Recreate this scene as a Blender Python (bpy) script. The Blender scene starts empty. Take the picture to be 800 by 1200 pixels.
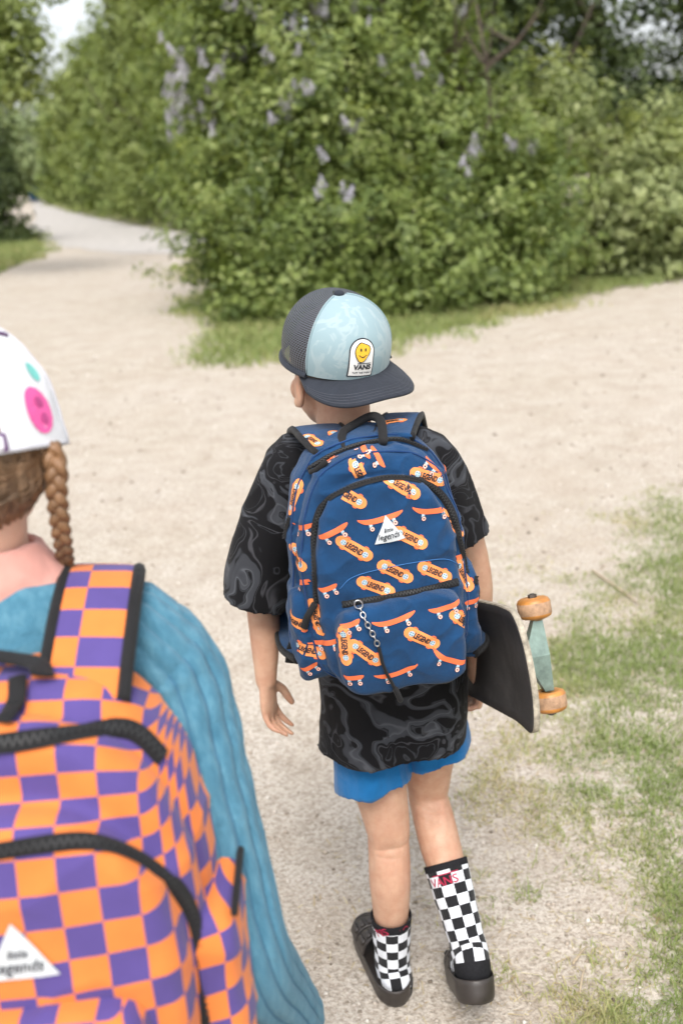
import bpy, bmesh, math, random
import numpy as np
from mathutils import Vector, Matrix, noise
from mathutils.bvhtree import BVHTree

random.seed(7)
RNG = np.random.default_rng(11)
S = bpy.context.scene
COL = S.collection
R = math.radians

# ------------------------------------------------------------------ camera
CAM_H, PITCH, ROLL, LENS = 1.55, R(19.5), R(3.5), 35.0
FPX = LENS / 36.0 * 1200.0
fwd = Vector((0, math.cos(PITCH), -math.sin(PITCH)))
up0 = Vector((0, math.sin(PITCH), math.cos(PITCH)))
rt0 = Vector((1, 0, 0))
CX = rt0 * math.cos(ROLL) - up0 * math.sin(ROLL)
CY = rt0 * math.sin(ROLL) + up0 * math.cos(ROLL)
CZ = -fwd
CAMP = Vector((0, 0, CAM_H))
cam = bpy.data.cameras.new('camera')
cam_o = bpy.data.objects.new('camera', cam)
COL.objects.link(cam_o)
cam_o.matrix_world = Matrix(((CX.x, CY.x, CZ.x, CAMP.x), (CX.y, CY.y, CZ.y, CAMP.y),
                             (CX.z, CY.z, CZ.z, CAMP.z), (0, 0, 0, 1)))
cam.sensor_fit = 'VERTICAL'
cam.sensor_height = 36.0
cam.sensor_width = 24.0
cam.lens = LENS
cam.clip_start = 0.05
cam.clip_end = 2000
cam.dof.use_dof = True
cam.dof.focus_distance = 1.52
cam.dof.aperture_fstop = 3.3
S.camera = cam_o

# ------------------------------------------------------------------ light
SUN_EL, SUN_AZ = R(58), R(-176)        # azimuth measured from +Y towards +X
w = bpy.data.worlds.new('World')
S.world = w
w.use_nodes = True
nt = w.node_tree
nt.nodes.clear()
sky = nt.nodes.new('ShaderNodeTexSky')
sky.sky_type = 'NISHITA'
sky.sun_disc = False
sky.sun_elevation = SUN_EL
sky.sun_rotation = SUN_AZ
sky.air_density = 1.0
sky.dust_density = 4.0
hs = nt.nodes.new('ShaderNodeHueSaturation')
hs.inputs['Saturation'].default_value = 0.28
bg = nt.nodes.new('ShaderNodeBackground')
bg.inputs['Strength'].default_value = 0.15
wo = nt.nodes.new('ShaderNodeOutputWorld')
nt.links.new(sky.outputs[0], hs.inputs['Color'])
nt.links.new(hs.outputs[0], bg.inputs['Color'])
nt.links.new(bg.outputs[0], wo.inputs['Surface'])
sl = bpy.data.lights.new('sun', 'SUN')
sl.energy = 1.05
sl.angle = R(30)
sl.color = (1.0, 0.96, 0.9)
so = bpy.data.objects.new('sun', sl)
COL.objects.link(so)
sd = Vector((math.sin(SUN_AZ) * math.cos(SUN_EL), math.cos(SUN_AZ) * math.cos(SUN_EL), math.sin(SUN_EL)))
so.rotation_euler = sd.to_track_quat('Z', 'Y').to_euler()
so.location = (0, 0, 12)
S.view_settings.view_transform = 'Standard'
S.view_settings.look = 'None'
S.view_settings.gamma = 1
S.view_settings.exposure = 1.06
S.view_settings.use_curve_mapping = False
S.render.engine = 'CYCLES'

# ------------------------------------------------------------------ pixel helpers
def ray(x, y):
    return (fwd + CX * ((x - 400) / FPX) + CY * ((600 - y) / FPX)).normalized()
def P(x, y, Y):
    d = ray(x, y)
    return CAMP + d * (Y / d.y)
def G(x, y, z=0.0):
    d = ray(x, y)
    return CAMP + d * ((z - CAM_H) / d.z)

# ------------------------------------------------------------------ object helpers
LOC = {}
def tag(o, label, cat, group=None, kind=None):
    o['label'] = label
    if cat: o['category'] = cat
    if group: o['group'] = group
    if kind: o['kind'] = kind
    return o
def thing(name, label, cat, loc, group=None):
    o = bpy.data.objects.new(name, None)
    COL.objects.link(o)
    o.location = loc
    o.empty_display_size = 0.1
    LOC[o.name] = Vector(loc)
    return tag(o, label, cat, group)
def put(name, me, parent=None, loc=None):
    """link a mesh built in world coordinates; its origin follows its thing's base"""
    o = bpy.data.objects.new(name, me)
    COL.objects.link(o)
    if parent is not None:
        l = LOC[parent.name]
        o.parent = parent
    else:
        l = Vector(loc) if loc is not None else Vector((0, 0, 0))
        o.location = l
    LOC[o.name] = l
    if l.length > 0:
        me.transform(Matrix.Translation(-l))
    return o
def fast_mesh(name, verts, tris, mats, smooth=False, var=None, mi=None):
    me = bpy.data.meshes.new(name)
    nv, nf = len(verts), len(tris)
    k = tris.shape[1]
    me.vertices.add(nv)
    me.vertices.foreach_set('co', np.asarray(verts, np.float32).ravel())
    me.loops.add(nf * k)
    me.loops.foreach_set('vertex_index', np.asarray(tris, np.int32).ravel())
    me.polygons.add(nf)
    me.polygons.foreach_set('loop_start', np.arange(nf, dtype=np.int32) * k)
    if mi is not None:
        me.polygons.foreach_set('material_index', np.asarray(mi, np.int32))
    if smooth:
        me.polygons.foreach_set('use_smooth', np.ones(nf, bool))
    me.update(calc_edges=True)
    if var is not None:
        a = me.attributes.new('var', 'FLOAT', 'POINT')
        a.data.foreach_set('value', np.asarray(var, np.float32))
    for m in mats: me.materials.append(m)
    return me

def catmull(pts, n):
    pts = [np.asarray(p, float) for p in pts]
    if n <= 1 or len(pts) < 3: return pts
    out = []
    for i in range(len(pts) - 1):
        p1, p2 = pts[i], pts[i + 1]
        p0 = pts[i - 1] if i else 2 * p1 - p2
        p3 = pts[i + 2] if i + 2 < len(pts) else 2 * p2 - p1
        for k in range(n):
            t = k / n
            out.append(0.5 * ((2 * p1) + (p2 - p0) * t + (2 * p0 - 5 * p1 + 4 * p2 - p3) * t * t + (3 * p1 - p0 - 3 * p2 + p3) * t ** 3))
    out.append(pts[-1])
    return out

class MB:
    def __init__(s):
        s.v, s.f, s.m, s.uv = [], [], [], []
    def add(s, verts, faces, mat=0, uv=None):
        o = len(s.v)
        s.v += [tuple(map(float, p)) for p in verts]
        for i, f in enumerate(faces):
            s.f.append(tuple(o + j for j in f))
            s.m.append(mat)
            s.uv.append(uv[i] if uv else None)
    def rings(s, rings, mat=0, cap=True, uvs=None, closed=True):
        n = len(rings[0])
        V = [p for r in rings for p in r]
        F, U = [], []
        for i in range(len(rings) - 1):
            for j in range(n if closed else n - 1):
                k = (j + 1) % n
                F.append((i * n + j, i * n + k, (i + 1) * n + k, (i + 1) * n + j))
                if uvs:
                    a, b = uvs(i, j), uvs(i, j + 1)
                    c, d = uvs(i + 1, j + 1), uvs(i + 1, j)
                    U.append((a, b, c, d))
        if cap:
            F.append(tuple(range(n - 1, -1, -1)))
            F.append(tuple((len(rings) - 1) * n + j for j in range(n)))
            if uvs:
                U += [[(0, 0)] * n] * 2
        s.add(V, F, mat, U if uvs else None)
    def tube(s, pts, rad, seg=12, mat=0, side=None, sub=1, cap=True, rnd=True, e=1.0, uvs=None, fn=None):
        """tapered closed tube; rad entries are r or (r_side, r_normal)"""
        n = len(pts)
        rr = [(r, r) if not isinstance(r, (tuple, list)) else r for r in (rad if isinstance(rad, (list, tuple)) and len(rad) == n else [rad] * n)]
        if sub > 1:
            q = catmull([list(p) + list(r) for p, r in zip(pts, rr)], sub)
            pts = [Vector(a[:3]) for a in q]
            rr = [(max(a[3], 1e-5), max(a[4], 1e-5)) for a in q]
        pts = [Vector(p) for p in pts]
        n = len(pts)
        T = []
        for i in range(n):
            t = pts[min(i + 1, n - 1)] - pts[max(i - 1, 0)]
            T.append(t.normalized() if t.length > 1e-9 else Vector((0, 0, 1)))
        sv = Vector(side) if side is not None else T[0].orthogonal()
        rings = []
        def ring(c, a, b, rx, ry, t, idx):
            out = []
            for j in range(seg):
                th = 2 * math.pi * j / seg
                cs, sn = math.cos(th), math.sin(th)
                if e != 1.0:
                    cs = math.copysign(abs(cs) ** e, cs); sn = math.copysign(abs(sn) ** e, sn)
                k = fn(idx, th) if fn else 1.0
                out.append(c + a * (rx * cs * k) + b * (ry * sn * k))
            return out
        frames = []
        for i in range(n):
            a = sv - T[i] * sv.dot(T[i])
            if a.length < 1e-6: a = T[i].orthogonal()
            a.normalize()
            if side is None: sv = a
            b = T[i].cross(a)
            frames.append((a, b))
        if rnd and cap:
            a, b = frames[0]
            m = min(rr[0])
            for ph in (75, 50, 25):
                c, q = math.cos(R(ph)), math.sin(R(ph))
                rings.append(ring(pts[0] - T[0] * (m * q), a, b, rr[0][0] * c, rr[0][1] * c, T[0], 0))
        for i in range(n):
            a, b = frames[i]
            rings.append(ring(pts[i], a, b, rr[i][0], rr[i][1], T[i], i))
        if rnd and cap:
            a, b = frames[-1]
            m = min(rr[-1])
            for ph in (25, 50, 75):
                c, q = math.cos(R(ph)), math.sin(R(ph))
                rings.append(ring(pts[-1] + T[-1] * (m * q), a, b, rr[-1][0] * c, rr[-1][1] * c, T[-1], n - 1))
        s.rings(rings, mat, cap, uvs)
        return frames
    def ell(s, c, r, M=None, seg=16, nr=10, mat=0):
        c = Vector(c)
        V, F = [], []
        for i in range(nr + 1):
            ph = math.pi * i / nr
            for j in range(seg):
                th = 2 * math.pi * j / seg
                p = Vector((r[0] * math.sin(ph) * math.cos(th), r[1] * math.sin(ph) * math.sin(th), -r[2] * math.cos(ph)))
                V.append(c + (M @ p if M else p))
        for i in range(nr):
            for j in range(seg):
                k = (j + 1) % seg
                F.append((i * seg + j, i * seg + k, (i + 1) * seg + k, (i + 1) * seg + j))
        s.add(V, F, mat)
    def box(s, c, h, M=None, mat=0):
        c = Vector(c)
        V = []
        for x in (-1, 1):
            for y in (-1, 1):
                for z in (-1, 1):
                    p = Vector((x * h[0], y * h[1], z * h[2]))
                    V.append(c + (M @ p if M else p))
        s.add(V, [(0, 1, 3, 2), (4, 6, 7, 5), (0, 4, 5, 1), (2, 3, 7, 6), (0, 2, 6, 4), (1, 5, 7, 3)], mat)
    def torus(s, c, r, r2, M=None, seg=14, s2=6, mat=0):
        rings = []
        for i in range(seg + 1):
            t = 2 * math.pi * i / seg
            rg = []
            for j in range(s2):
                u = 2 * math.pi * j / s2
                p = Vector(((r + r2 * math.cos(u)) * math.cos(t), (r + r2 * math.cos(u)) * math.sin(t), r2 * math.sin(u)))
                rg.append(Vector(c) + (M @ p if M else p))
            rings.append(rg)
        s.rings(rings, mat, False)
    def mesh(s, name, mats, smooth=True, weld=0.0):
        me = bpy.data.meshes.new(name)
        me.from_pydata(s.v, [], s.f)
        for m in mats: me.materials.append(m)
        me.polygons.foreach_set('material_index', np.array(s.m, np.int32))
        if smooth: me.polygons.foreach_set('use_smooth', np.ones(len(s.f), bool))
        if any(u is not None for u in s.uv):
            ul = me.uv_layers.new(name='UVMap')
            i = 0
            for f, u in zip(s.f, s.uv):
                for k in range(len(f)):
                    ul.data[i].uv = u[k] if u is not None else (0, 0)
                    i += 1
        me.validate()
        me.update()
        return me
    def obj(s, name, mats, parent=None, loc=None, smooth=True):
        return put(name, s.mesh(name, mats if isinstance(mats, (list, tuple)) else [mats], smooth), parent, loc)

def remesh(mb, voxel, smooth=2, disp=None):
    """fuse overlapping closed shapes of a builder into one continuous surface"""
    me = bpy.data.meshes.new('tmp')
    me.from_pydata(mb.v, [], mb.f)
    bm = bmesh.new(); bm.from_mesh(me)
    bmesh.ops.remove_doubles(bm, verts=bm.verts, dist=1e-6)
    bmesh.ops.recalc_face_normals(bm, faces=bm.faces)
    bm.to_mesh(me); bm.free()
    o = bpy.data.objects.new('tmp', me)
    COL.objects.link(o)
    m = o.modifiers.new('r', 'REMESH'); m.mode = 'VOXEL'; m.voxel_size = voxel
    if smooth:
        k = o.modifiers.new('s', 'SMOOTH'); k.iterations = smooth; k.factor = 0.5
    dg = bpy.context.evaluated_depsgraph_get()
    ev = o.evaluated_get(dg)
    out = bpy.data.meshes.new_from_object(ev)
    bpy.data.objects.remove(o); bpy.data.meshes.remove(me)
    if disp:
        n = len(out.vertices)
        no = [v.normal.copy() for v in out.vertices]
        for v, q in zip(out.vertices, no):
            v.co = v.co + q * disp(v.co, q)
    out.polygons.foreach_set('use_smooth', np.ones(len(out.polygons), bool))
    out.update()
    return out
def bvh_of(me):
    return BVHTree.FromPolygons([v.co.copy() for v in me.vertices], [tuple(p.vertices) for p in me.polygons])
def hit(bvh, x, y):
    h = bvh.ray_cast(CAMP, ray(x, y))
    return (h[0], h[1]) if h[0] is not None else (None, None)

# ------------------------------------------------------------------ materials
def mat(name):
    m = bpy.data.materials.new(name)
    m.use_nodes = True
    n = m.node_tree
    return m, n, n.nodes['Principled BSDF']
def nd(n, t, **kw):
    x = n.nodes.new(t)
    for k, v in kw.items():
        if k in x.inputs.keys() if isinstance(k, str) else False: x.inputs[k].default_value = v
        else: setattr(x, k, v)
    return x
def ramp(n, src, stops, interp='LINEAR'):
    r = n.nodes.new('ShaderNodeValToRGB')
    r.color_ramp.interpolation = interp
    e = r.color_ramp.elements
    while len(e) > 1: e.remove(e[-1])
    e[0].position, e[0].color = stops[0][0], (*stops[0][1], 1)
    for p, c in stops[1:]:
        k = e.new(p); k.color = (*c, 1)
    n.links.new(src, r.inputs[0])
    return r.outputs[0]
def noi(n, scale, detail=4, rough=0.55, vec=None, dist=0.0):
    x = n.nodes.new('ShaderNodeTexNoise')
    x.inputs['Scale'].default_value = scale
    x.inputs['Detail'].default_value = detail
    x.inputs['Roughness'].default_value = rough
    x.inputs['Distortion'].default_value = dist
    if vec is not None: n.links.new(vec, x.inputs['Vector'])
    return x.outputs['Fac']
def coords(n, which='Object', scale=None, rot=None):
    c = n.nodes.new('ShaderNodeTexCoord').outputs[which]
    if scale or rot:
        m = n.nodes.new('ShaderNodeMapping')
        if scale: m.inputs['Scale'].default_value = scale
        if rot: m.inputs['Rotation'].default_value = rot
        n.links.new(c, m.inputs[0])
        c = m.outputs[0]
    return c
def mix(n, fac, a, b, mode='MIX'):
    x = n.nodes.new('ShaderNodeMix'); x.data_type = 'RGBA'; x.blend_type = mode
    for s, i in ((fac, 0), (a, 6), (b, 7)):
        if hasattr(s, 'is_output'): n.links.new(s, x.inputs[i])
        elif isinstance(s, (int, float)): x.inputs[i].default_value = s
        else: x.inputs[i].default_value = (*s, 1)
    return x.outputs[2]
def bump(n, bsdf, h, strength=0.3, dist=0.002):
    b = n.nodes.new('ShaderNodeBump')
    b.inputs['Strength'].default_value = strength
    b.inputs['Distance'].default_value = dist
    n.links.new(h, b.inputs['Height'])
    n.links.new(b.outputs[0], bsdf.inputs['Normal'])
def math_n(n, op, a, b=None):
    x = n.nodes.new('ShaderNodeMath'); x.operation = op
    for i, s in enumerate((a, b)):
        if s is None: continue
        if hasattr(s, 'is_output'): n.links.new(s, x.inputs[i])
        else: x.inputs[i].default_value = s
    return x.outputs[0]
def simple(name, col, rough=0.7, var=0.25, scale=60, bmp=0.2, bd=0.001, metal=0.0, spec=0.5):
    m, n, b = mat(name)
    c = coords(n)
    f = noi(n, scale, 5, 0.6, c)
    lo = tuple(x * (1 - var) for x in col); hi = tuple(min(1, x * (1 + var)) for x in col)
    n.links.new(ramp(n, f, [(0.3, lo), (0.7, hi)]), b.inputs['Base Color'])
    b.inputs['Roughness'].default_value = rough
    b.inputs['Metallic'].default_value = metal
    b.inputs['Specular IOR Level'].default_value = spec
    if bmp: bump(n, b, f, bmp, bd)
    return m
def fabric(name, col, var=0.12, weave=900, fine=0.25, rough=0.85, fuzz=0.15, diag=False):
    m, n, b = mat(name)
    c = coords(n)
    f = noi(n, 25, 5, 0.6, c)
    wv = n.nodes.new('ShaderNodeTexWave')
    wv.inputs['Scale'].default_value = weave / 6.283
    wv.inputs['Distortion'].default_value = 0.6
    wv.bands_direction = 'DIAGONAL' if diag else 'X'
    n.links.new(c, wv.inputs['Vector'])
    lo = tuple(x * (1 - var) for x in col); hi = tuple(min(1, x * (1 + var)) for x in col)
    base = ramp(n, f, [(0.3, lo), (0.7, hi)])
    base = mix(n, 0.10, base, wv.outputs['Color'], 'MULTIPLY')
    n.links.new(base, b.inputs['Base Color'])
    b.inputs['Roughness'].default_value = rough
    b.inputs['Specular IOR Level'].default_value = 0.25
    b.inputs['Sheen Weight'].default_value = fuzz
    h = math_n(n, 'ADD', wv.outputs['Fac'], noi(n, 300, 3, 0.6, c))
    bump(n, b, h, fine, 0.0006)
    fb = b.inputs['Normal'].links[0].from_node
    cb_ = n.nodes.new('ShaderNodeBump'); cb_.inputs['Strength'].default_value = 0.5; cb_.inputs['Distance'].default_value = 0.006
    n.links.new(noi(n, 26, 4, 0.55, c, 0.8), cb_.inputs['Height']); n.links.new(cb_.outputs[0], fb.inputs['Normal'])
    return m
def skin(name, col):
    m, n, b = mat(name)
    c = coords(n)
    f = noi(n, 26, 6, 0.68, c)
    lo = (col[0] * 0.86, col[1] * 0.74, col[2] * 0.70)
    hi = (col[0] * 1.05, col[1] * 1.08, col[2] * 1.08)
    a = ramp(n, f, [(0.3, lo), (0.7, hi)])
    sp = noi(n, 240, 2, 0.5, c)
    a = mix(n, ramp(n, sp, [(0.66, (0, 0, 0)), (0.74, (0.35, 0.35, 0.35))]), a, (col[0] * .7, col[1] * .5, col[2] * .45))
    n.links.new(a, b.inputs['Base Color'])
    b.inputs['Roughness'].default_value = 0.52
    b.inputs['Specular IOR Level'].default_value = 0.35
    b.inputs['Subsurface Weight'].default_value = 0.25
    b.inputs['Subsurface Radius'].default_value = (0.6, 0.25, 0.15)
    b.inputs['Subsurface Scale'].default_value = 0.01
    bump(n, b, math_n(n, 'ADD', noi(n, 500, 3, 0.6, c), math_n(n, 'MULTIPLY', noi(n, 60, 4, 0.6, c), 2.0)), 0.22, 0.0010)
    return m
def leafmat(name, stops, trans=0.35, rough=0.5):
    m, n, b = mat(name)
    a = n.nodes.new('ShaderNodeAttribute'); a.attribute_name = 'var'
    col = ramp(n, a.outputs['Fac'], stops)
    n.links.new(col, b.inputs['Base Color'])
    b.inputs['Roughness'].default_value = rough
    b.inputs['Specular IOR Level'].default_value = 0.3
    t = n.nodes.new('ShaderNodeBsdfTranslucent')
    tc = mix(n, 1.0, col, (1.25, 1.25, 0.7), 'MULTIPLY')
    n.links.new(tc, t.inputs['Color'])
    mx = n.nodes.new('ShaderNodeMixShader')
    mx.inputs[0].default_value = trans
    n.links.new(b.outputs[0], mx.inputs[1]); n.links.new(t.outputs[0], mx.inputs[2])
    n.links.new(mx.outputs[0], n.nodes['Material Output'].inputs['Surface'])
    return m

# text as flat triangles, width normalised to 1, centred
_tc = {}
def text2d(s, bold=0.0, shear=0.0):
    k = (s, bold, shear)
    if k in _tc: return _tc[k]
    cu = bpy.data.curves.new('t', 'FONT')
    cu.body = s; cu.size = 1.0; cu.offset = bold; cu.shear = shear
    cu.align_x = 'CENTER'; cu.align_y = 'CENTER'; cu.resolution_u = 3
    o = bpy.data.objects.new('t', cu); COL.objects.link(o)
    me = bpy.data.meshes.new_from_object(o.evaluated_get(bpy.context.evaluated_depsgraph_get()))
    v = np.array([x.co[:2] for x in me.vertices]); f = [tuple(p.vertices) for p in me.polygons]
    bpy.data.objects.remove(o); bpy.data.curves.remove(cu); bpy.data.meshes.remove(me)
    w_ = v[:, 0].max() - v[:, 0].min()
    v = (v - (v.max(0) + v.min(0)) / 2) / w_
    _tc[k] = (v, f)
    return _tc[k]
def decal(mb, bvh, o, T, N, v2, f2, m=0, lift=0.0008, reach=0.06, stretch=2.2, clip=None):
    """lay a flat 2-D shape on a surface: T is its x axis, N the outward direction"""
    N = Vector(N).normalized(); T = Vector(T); T = (T - N * T.dot(N)).normalized(); B = N.cross(T)
    pts = []
    for a, b in v2:
        q = o + T * a + B * b
        h = bvh.ray_cast(q + N * reach, -N, reach * 2.2)
        pts.append(h[0] + h[1] * lift if h[0] is not None and (clip is None or abs((h[0] - o).dot(N)) < clip) else None)
    V, idx, F = [], {}, []
    for f in f2:
        if any(pts[i] is None for i in f): continue
        ok = True
        for i, j in zip(f, f[1:] + f[:1]):
            d2 = math.hypot(v2[i][0] - v2[j][0], v2[i][1] - v2[j][1])
            if (pts[i] - pts[j]).length > stretch * d2 + 0.0015: ok = False
        if not ok: continue
        for i in f:
            if i not in idx: idx[i] = len(V); V.append(pts[i])
        F.append(tuple(idx[i] for i in f))
    mb.add(V, F, m)
def strip2d(xs, lo, hi, rows=2):
    v, f = [], []
    n = rows + 1
    for x, a, b in zip(xs, lo, hi):
        for r in range(n): v.append((x, a + (b - a) * r / rows))
    for i in range(len(xs) - 1):
        for r in range(rows):
            f.append((i * n + r, (i + 1) * n + r, (i + 1) * n + r + 1, i * n + r + 1))
    return v, f
def capsule2d(L, Wd, n=14, rows=2, e=2.0):
    xs, lo, hi = [], [], []
    r = Wd / 2
    for i in range(n + 1):
        x = -L / 2 + L * (0.5 - 0.5 * math.cos(math.pi * i / n))
        d = max(0.0, abs(x) - (L / 2 - r)) / r
        h = r * max(0.05, (1 - min(1, d) ** e)) ** (1 / e)
        xs.append(x); lo.append(-h); hi.append(h)
    return strip2d(xs, lo, hi, rows)
def disc2d(cx, cy, r, n=10):
    v = [(cx, cy)] + [(cx + r * math.cos(2 * math.pi * i / n), cy + r * math.sin(2 * math.pi * i / n)) for i in range(n)]
    return v, [(0, i + 1, (i + 1) % n + 1) for i in range(n)]
def ribbon(mb, pts, nos, width, lift, m=0):
    """flat band following points on a surface"""
    n = len(pts)
    rows = []
    for i in range(n):
        t = (pts[min(i + 1, n - 1)] - pts[max(i - 1, 0)]).normalized()
        b = nos[i].cross(t).normalized()
        rows.append([pts[i] + b * (width * k) + nos[i] * (lift * (1 - 0.7 * (2 * k) ** 2)) for k in (-0.5, -0.25, 0, 0.25, 0.5)])
    mb.rings(rows, m, False, closed=False)
def on_surface(bvh, pxs, n):
    """spline through pixels laid on a surface -> points and outward normals"""
    q = catmull([(x, y) for x, y in pxs], n)
    ps, ns = [], []
    for a in q:
        h, no = hit(bvh, a[0], a[1])
        if h is None: continue
        if ps and (h - ps[-1]).length > 0.05: continue
        ps.append(h); ns.append(no)
    return ps, ns
def smooth_list(v, k=2):
    v = [Vector(x) for x in v]
    for _ in range(k):
        v = [v[0]] + [(v[i - 1] + v[i] * 2 + v[i + 1]) / 4 for i in range(1, len(v) - 1)] + [v[-1]]
    return v
def resample(pts, nos, step):
    out, on = [pts[0]], [nos[0]]
    acc = 0.0
    for i in range(len(pts) - 1):
        a, b = pts[i], pts[i + 1]
        L = (b - a).length
        if L < 1e-9: continue
        d = step - acc
        while d <= L:
            t = d / L
            out.append(a.lerp(b, t)); on.append(nos[i].lerp(nos[i + 1], t).normalized())
            d += step
        acc = (acc + L) % step
    return out, on
def zipper(ps, ns, parent, width, mt_tape, mt_teeth, tooth=0.0026, lift=0.0035):
    ps, ns = smooth_list(ps, 3), [v.normalized() for v in smooth_list(ns, 6)]
    mb = MB(); ribbon(mb, ps, ns, width, lift)
    # sides of the raised coil
    z = mb.obj('zipper', mt_tape, parent)
    rp, rn = resample(ps, ns, tooth)
    tb = MB()
    for i in range(len(rp)):
        t = (rp[min(i + 1, len(rp) - 1)] - rp[max(i - 1, 0)]).normalized()
        b = rn[i].cross(t).normalized()
        M = Matrix((t, b, rn[i])).transposed()
        sgn = 1 if i % 2 else -1
        tb.box(rp[i] + rn[i] * (lift + 0.0004) + b * (sgn * width * 0.10), (tooth * 0.33, width * 0.13, 0.0007), M)
    tb.obj('zipper_teeth', mt_teeth, z, smooth=False)
    return z

# ================================================================== SETTING
def vnoise(x, y, scale, seed=0):
    g = np.random.default_rng(seed).random((64, 64))
    x = x * scale; y = y * scale
    xi, yi = np.floor(x).astype(int), np.floor(y).astype(int)
    fx, fy = x - xi, y - yi
    fx = fx * fx * (3 - 2 * fx); fy = fy * fy * (3 - 2 * fy)
    a = g[xi % 64, yi % 64]; b = g[(xi + 1) % 64, yi % 64]; c = g[xi % 64, (yi + 1) % 64]; d = g[(xi + 1) % 64, (yi + 1) % 64]
    return (a * (1 - fx) + b * fx) * (1 - fy) + (c * (1 - fx) + d * fx) * fy
def ground_z(x, y):
    near = 1.0 / (1.0 + (np.hypot(x, y - 1.5) / 14.0) ** 2)
    return near * ((vnoise(x, y, 1.7, 1) - 0.5) * 0.012 + (vnoise(x, y, 6.0, 2) - 0.5) * 0.006 + (vnoise(x, y, 21.0, 3) - 0.5) * 0.003) - 0.002

def sand_material():
    m, n, b = mat('sandy_dirt')
    c = coords(n)
    big = noi(n, 0.55, 4, 0.6, c)
    mid = noi(n, 5.0, 6, 0.65, c)
    fine = noi(n, 95, 5, 0.7, c)
    col = ramp(n, mid, [(0.25, (0.36, 0.305, 0.24)), (0.5, (0.47, 0.418, 0.35)), (0.78, (0.555, 0.508, 0.45))])
    col = mix(n, ramp(n, big, [(0.35, (0, 0, 0)), (0.7, (0.55, 0.55, 0.55))]), col, (0.53, 0.48, 0.43))
    col = mix(n, ramp(n, fine, [(0.36, (0.75, 0.75, 0.75)), (0.56, (0, 0, 0))]), col, (0.20, 0.16, 0.12))
    v = n.nodes.new('ShaderNodeTexVoronoi'); v.inputs['Scale'].default_value = 160
    n.links.new(c, v.inputs['Vector'])
    sp = ramp(n, v.outputs['Distance'], [(0.10, (0.55, 0.55, 0.55)), (0.22, (0, 0, 0))])
    grit = math_n(n, 'GREATER_THAN', noi(n, 60, 2, 0.5, c), 0.56)
    f = n.nodes.new('ShaderNodeMix'); f.data_type = 'RGBA'; f.blend_type = 'MULTIPLY'
    f.inputs[0].default_value = 1
    n.links.new(sp, f.inputs[6]); n.links.new(grit, f.inputs[7])
    col = mix(n, f.outputs[2], col, (0.60, 0.55, 0.49))
    lump = noi(n, 34, 4, 0.65, c)
    col = mix(n, ramp(n, lump, [(0.30, (0.55, 0.55, 0.55)), (0.46, (0, 0, 0))]), col, (0.25, 0.20, 0.15))
    dark = noi(n, 1.6, 5, 0.7, c)
    col = mix(n, ramp(n, dark, [(0.34, (0.35, 0.35, 0.35)), (0.50, (0, 0, 0))]), col, (0.36, 0.295, 0.23))
    n.links.new(col, b.inputs['Base Color'])
    b.inputs['Roughness'].default_value = 0.95
    b.inputs['Specular IOR Level'].default_value = 0.15
    h = math_n(n, 'ADD', math_n(n, 'MULTIPLY', fine, 0.6), math_n(n, 'ADD', mid, math_n(n, 'MULTIPLY', v.outputs['Distance'], 0.35)))
    bump(n, b, math_n(n, 'ADD', h, math_n(n, 'MULTIPLY', lump, 0.8)), 0.7, 0.010)
    return m
M_SAND = sand_material()
def axis(a, n, p=2.6):
    t = np.linspace(-1, 1, n)
    return np.sign(t) * np.abs(t) ** p * a
gx = axis(320, 260, 3.4); gy = axis(320, 260, 3.4) + 1.6
XX, YY = np.meshgrid(gx, gy, indexing='ij')
ZZ = ground_z(XX, YY)
V = np.stack([XX, YY, ZZ], -1).reshape(-1, 3)
i, j = np.meshgrid(np.arange(259), np.arange(259), indexing='ij')
q = (i * 260 + j).ravel()
gm = fast_mesh('ground', V, np.stack([q, q + 260, q + 261, q + 1], -1), [M_SAND], True)
tag(put('ground', gm), 'pale trodden sandy ground of the wide path junction', None, kind='structure')

def inside(px_, py_, poly):
    r = np.zeros(px_.shape, bool)
    n = len(poly)
    for k in range(n):
        x0, y0 = poly[k][0], poly[k][1]; x1, y1 = poly[(k + 1) % n][0], poly[(k + 1) % n][1]
        c = ((y0 > py_) != (y1 > py_)) & (px_ < (x1 - x0) * (py_ - y0) / (y1 - y0 + 1e-12) + x0)
        r ^= c
    return r
def sheet(name, poly, m, z, label, dome=0.0, wob=0.0, step=0.25):
    """ground sheet over a polygon given in metres, edges wobbling a little"""
    q = []
    n = len(poly)
    for k in range(n):
        a, b = Vector(poly[k][:2]), Vector(poly[(k + 1) % n][:2])
        c = max(1, int((b - a).length / step))
        for t in range(c):
            p = a.lerp(b, t / c)
            o = wob * (noise.noise(Vector((p.x * 1.3, p.y * 1.3, 3))) + 0.6 * noise.noise(Vector((p.x * 5, p.y * 5, 9))))
            q.append((p.x + o, p.y + o * 0.8))
    cx = sum(p[0] for p in q) / len(q); cy = sum(p[1] for p in q) / len(q)
    bm = bmesh.new()
    vs = [bm.verts.new((p[0], p[1], z)) for p in q]
    f = bm.faces.new(vs)
    if f.normal.z < 0: f.normal_flip()
    bmesh.ops.triangulate(bm, faces=[f])
    me = bpy.data.meshes.new(name); bm.to_mesh(me); bm.free()
    me.materials.append(m)
    o = put(name, me)
    tag(o, label, None, kind='structure')
    return o
M_PATH = simple('pale_asphalt', (0.37, 0.345, 0.32), 0.9, 0.18, 4, 0.3, 0.004)
M_SOIL = simple('verge_soil', (0.15, 0.145, 0.07), 0.95, 0.4, 9, 0.5, 0.01)

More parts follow.
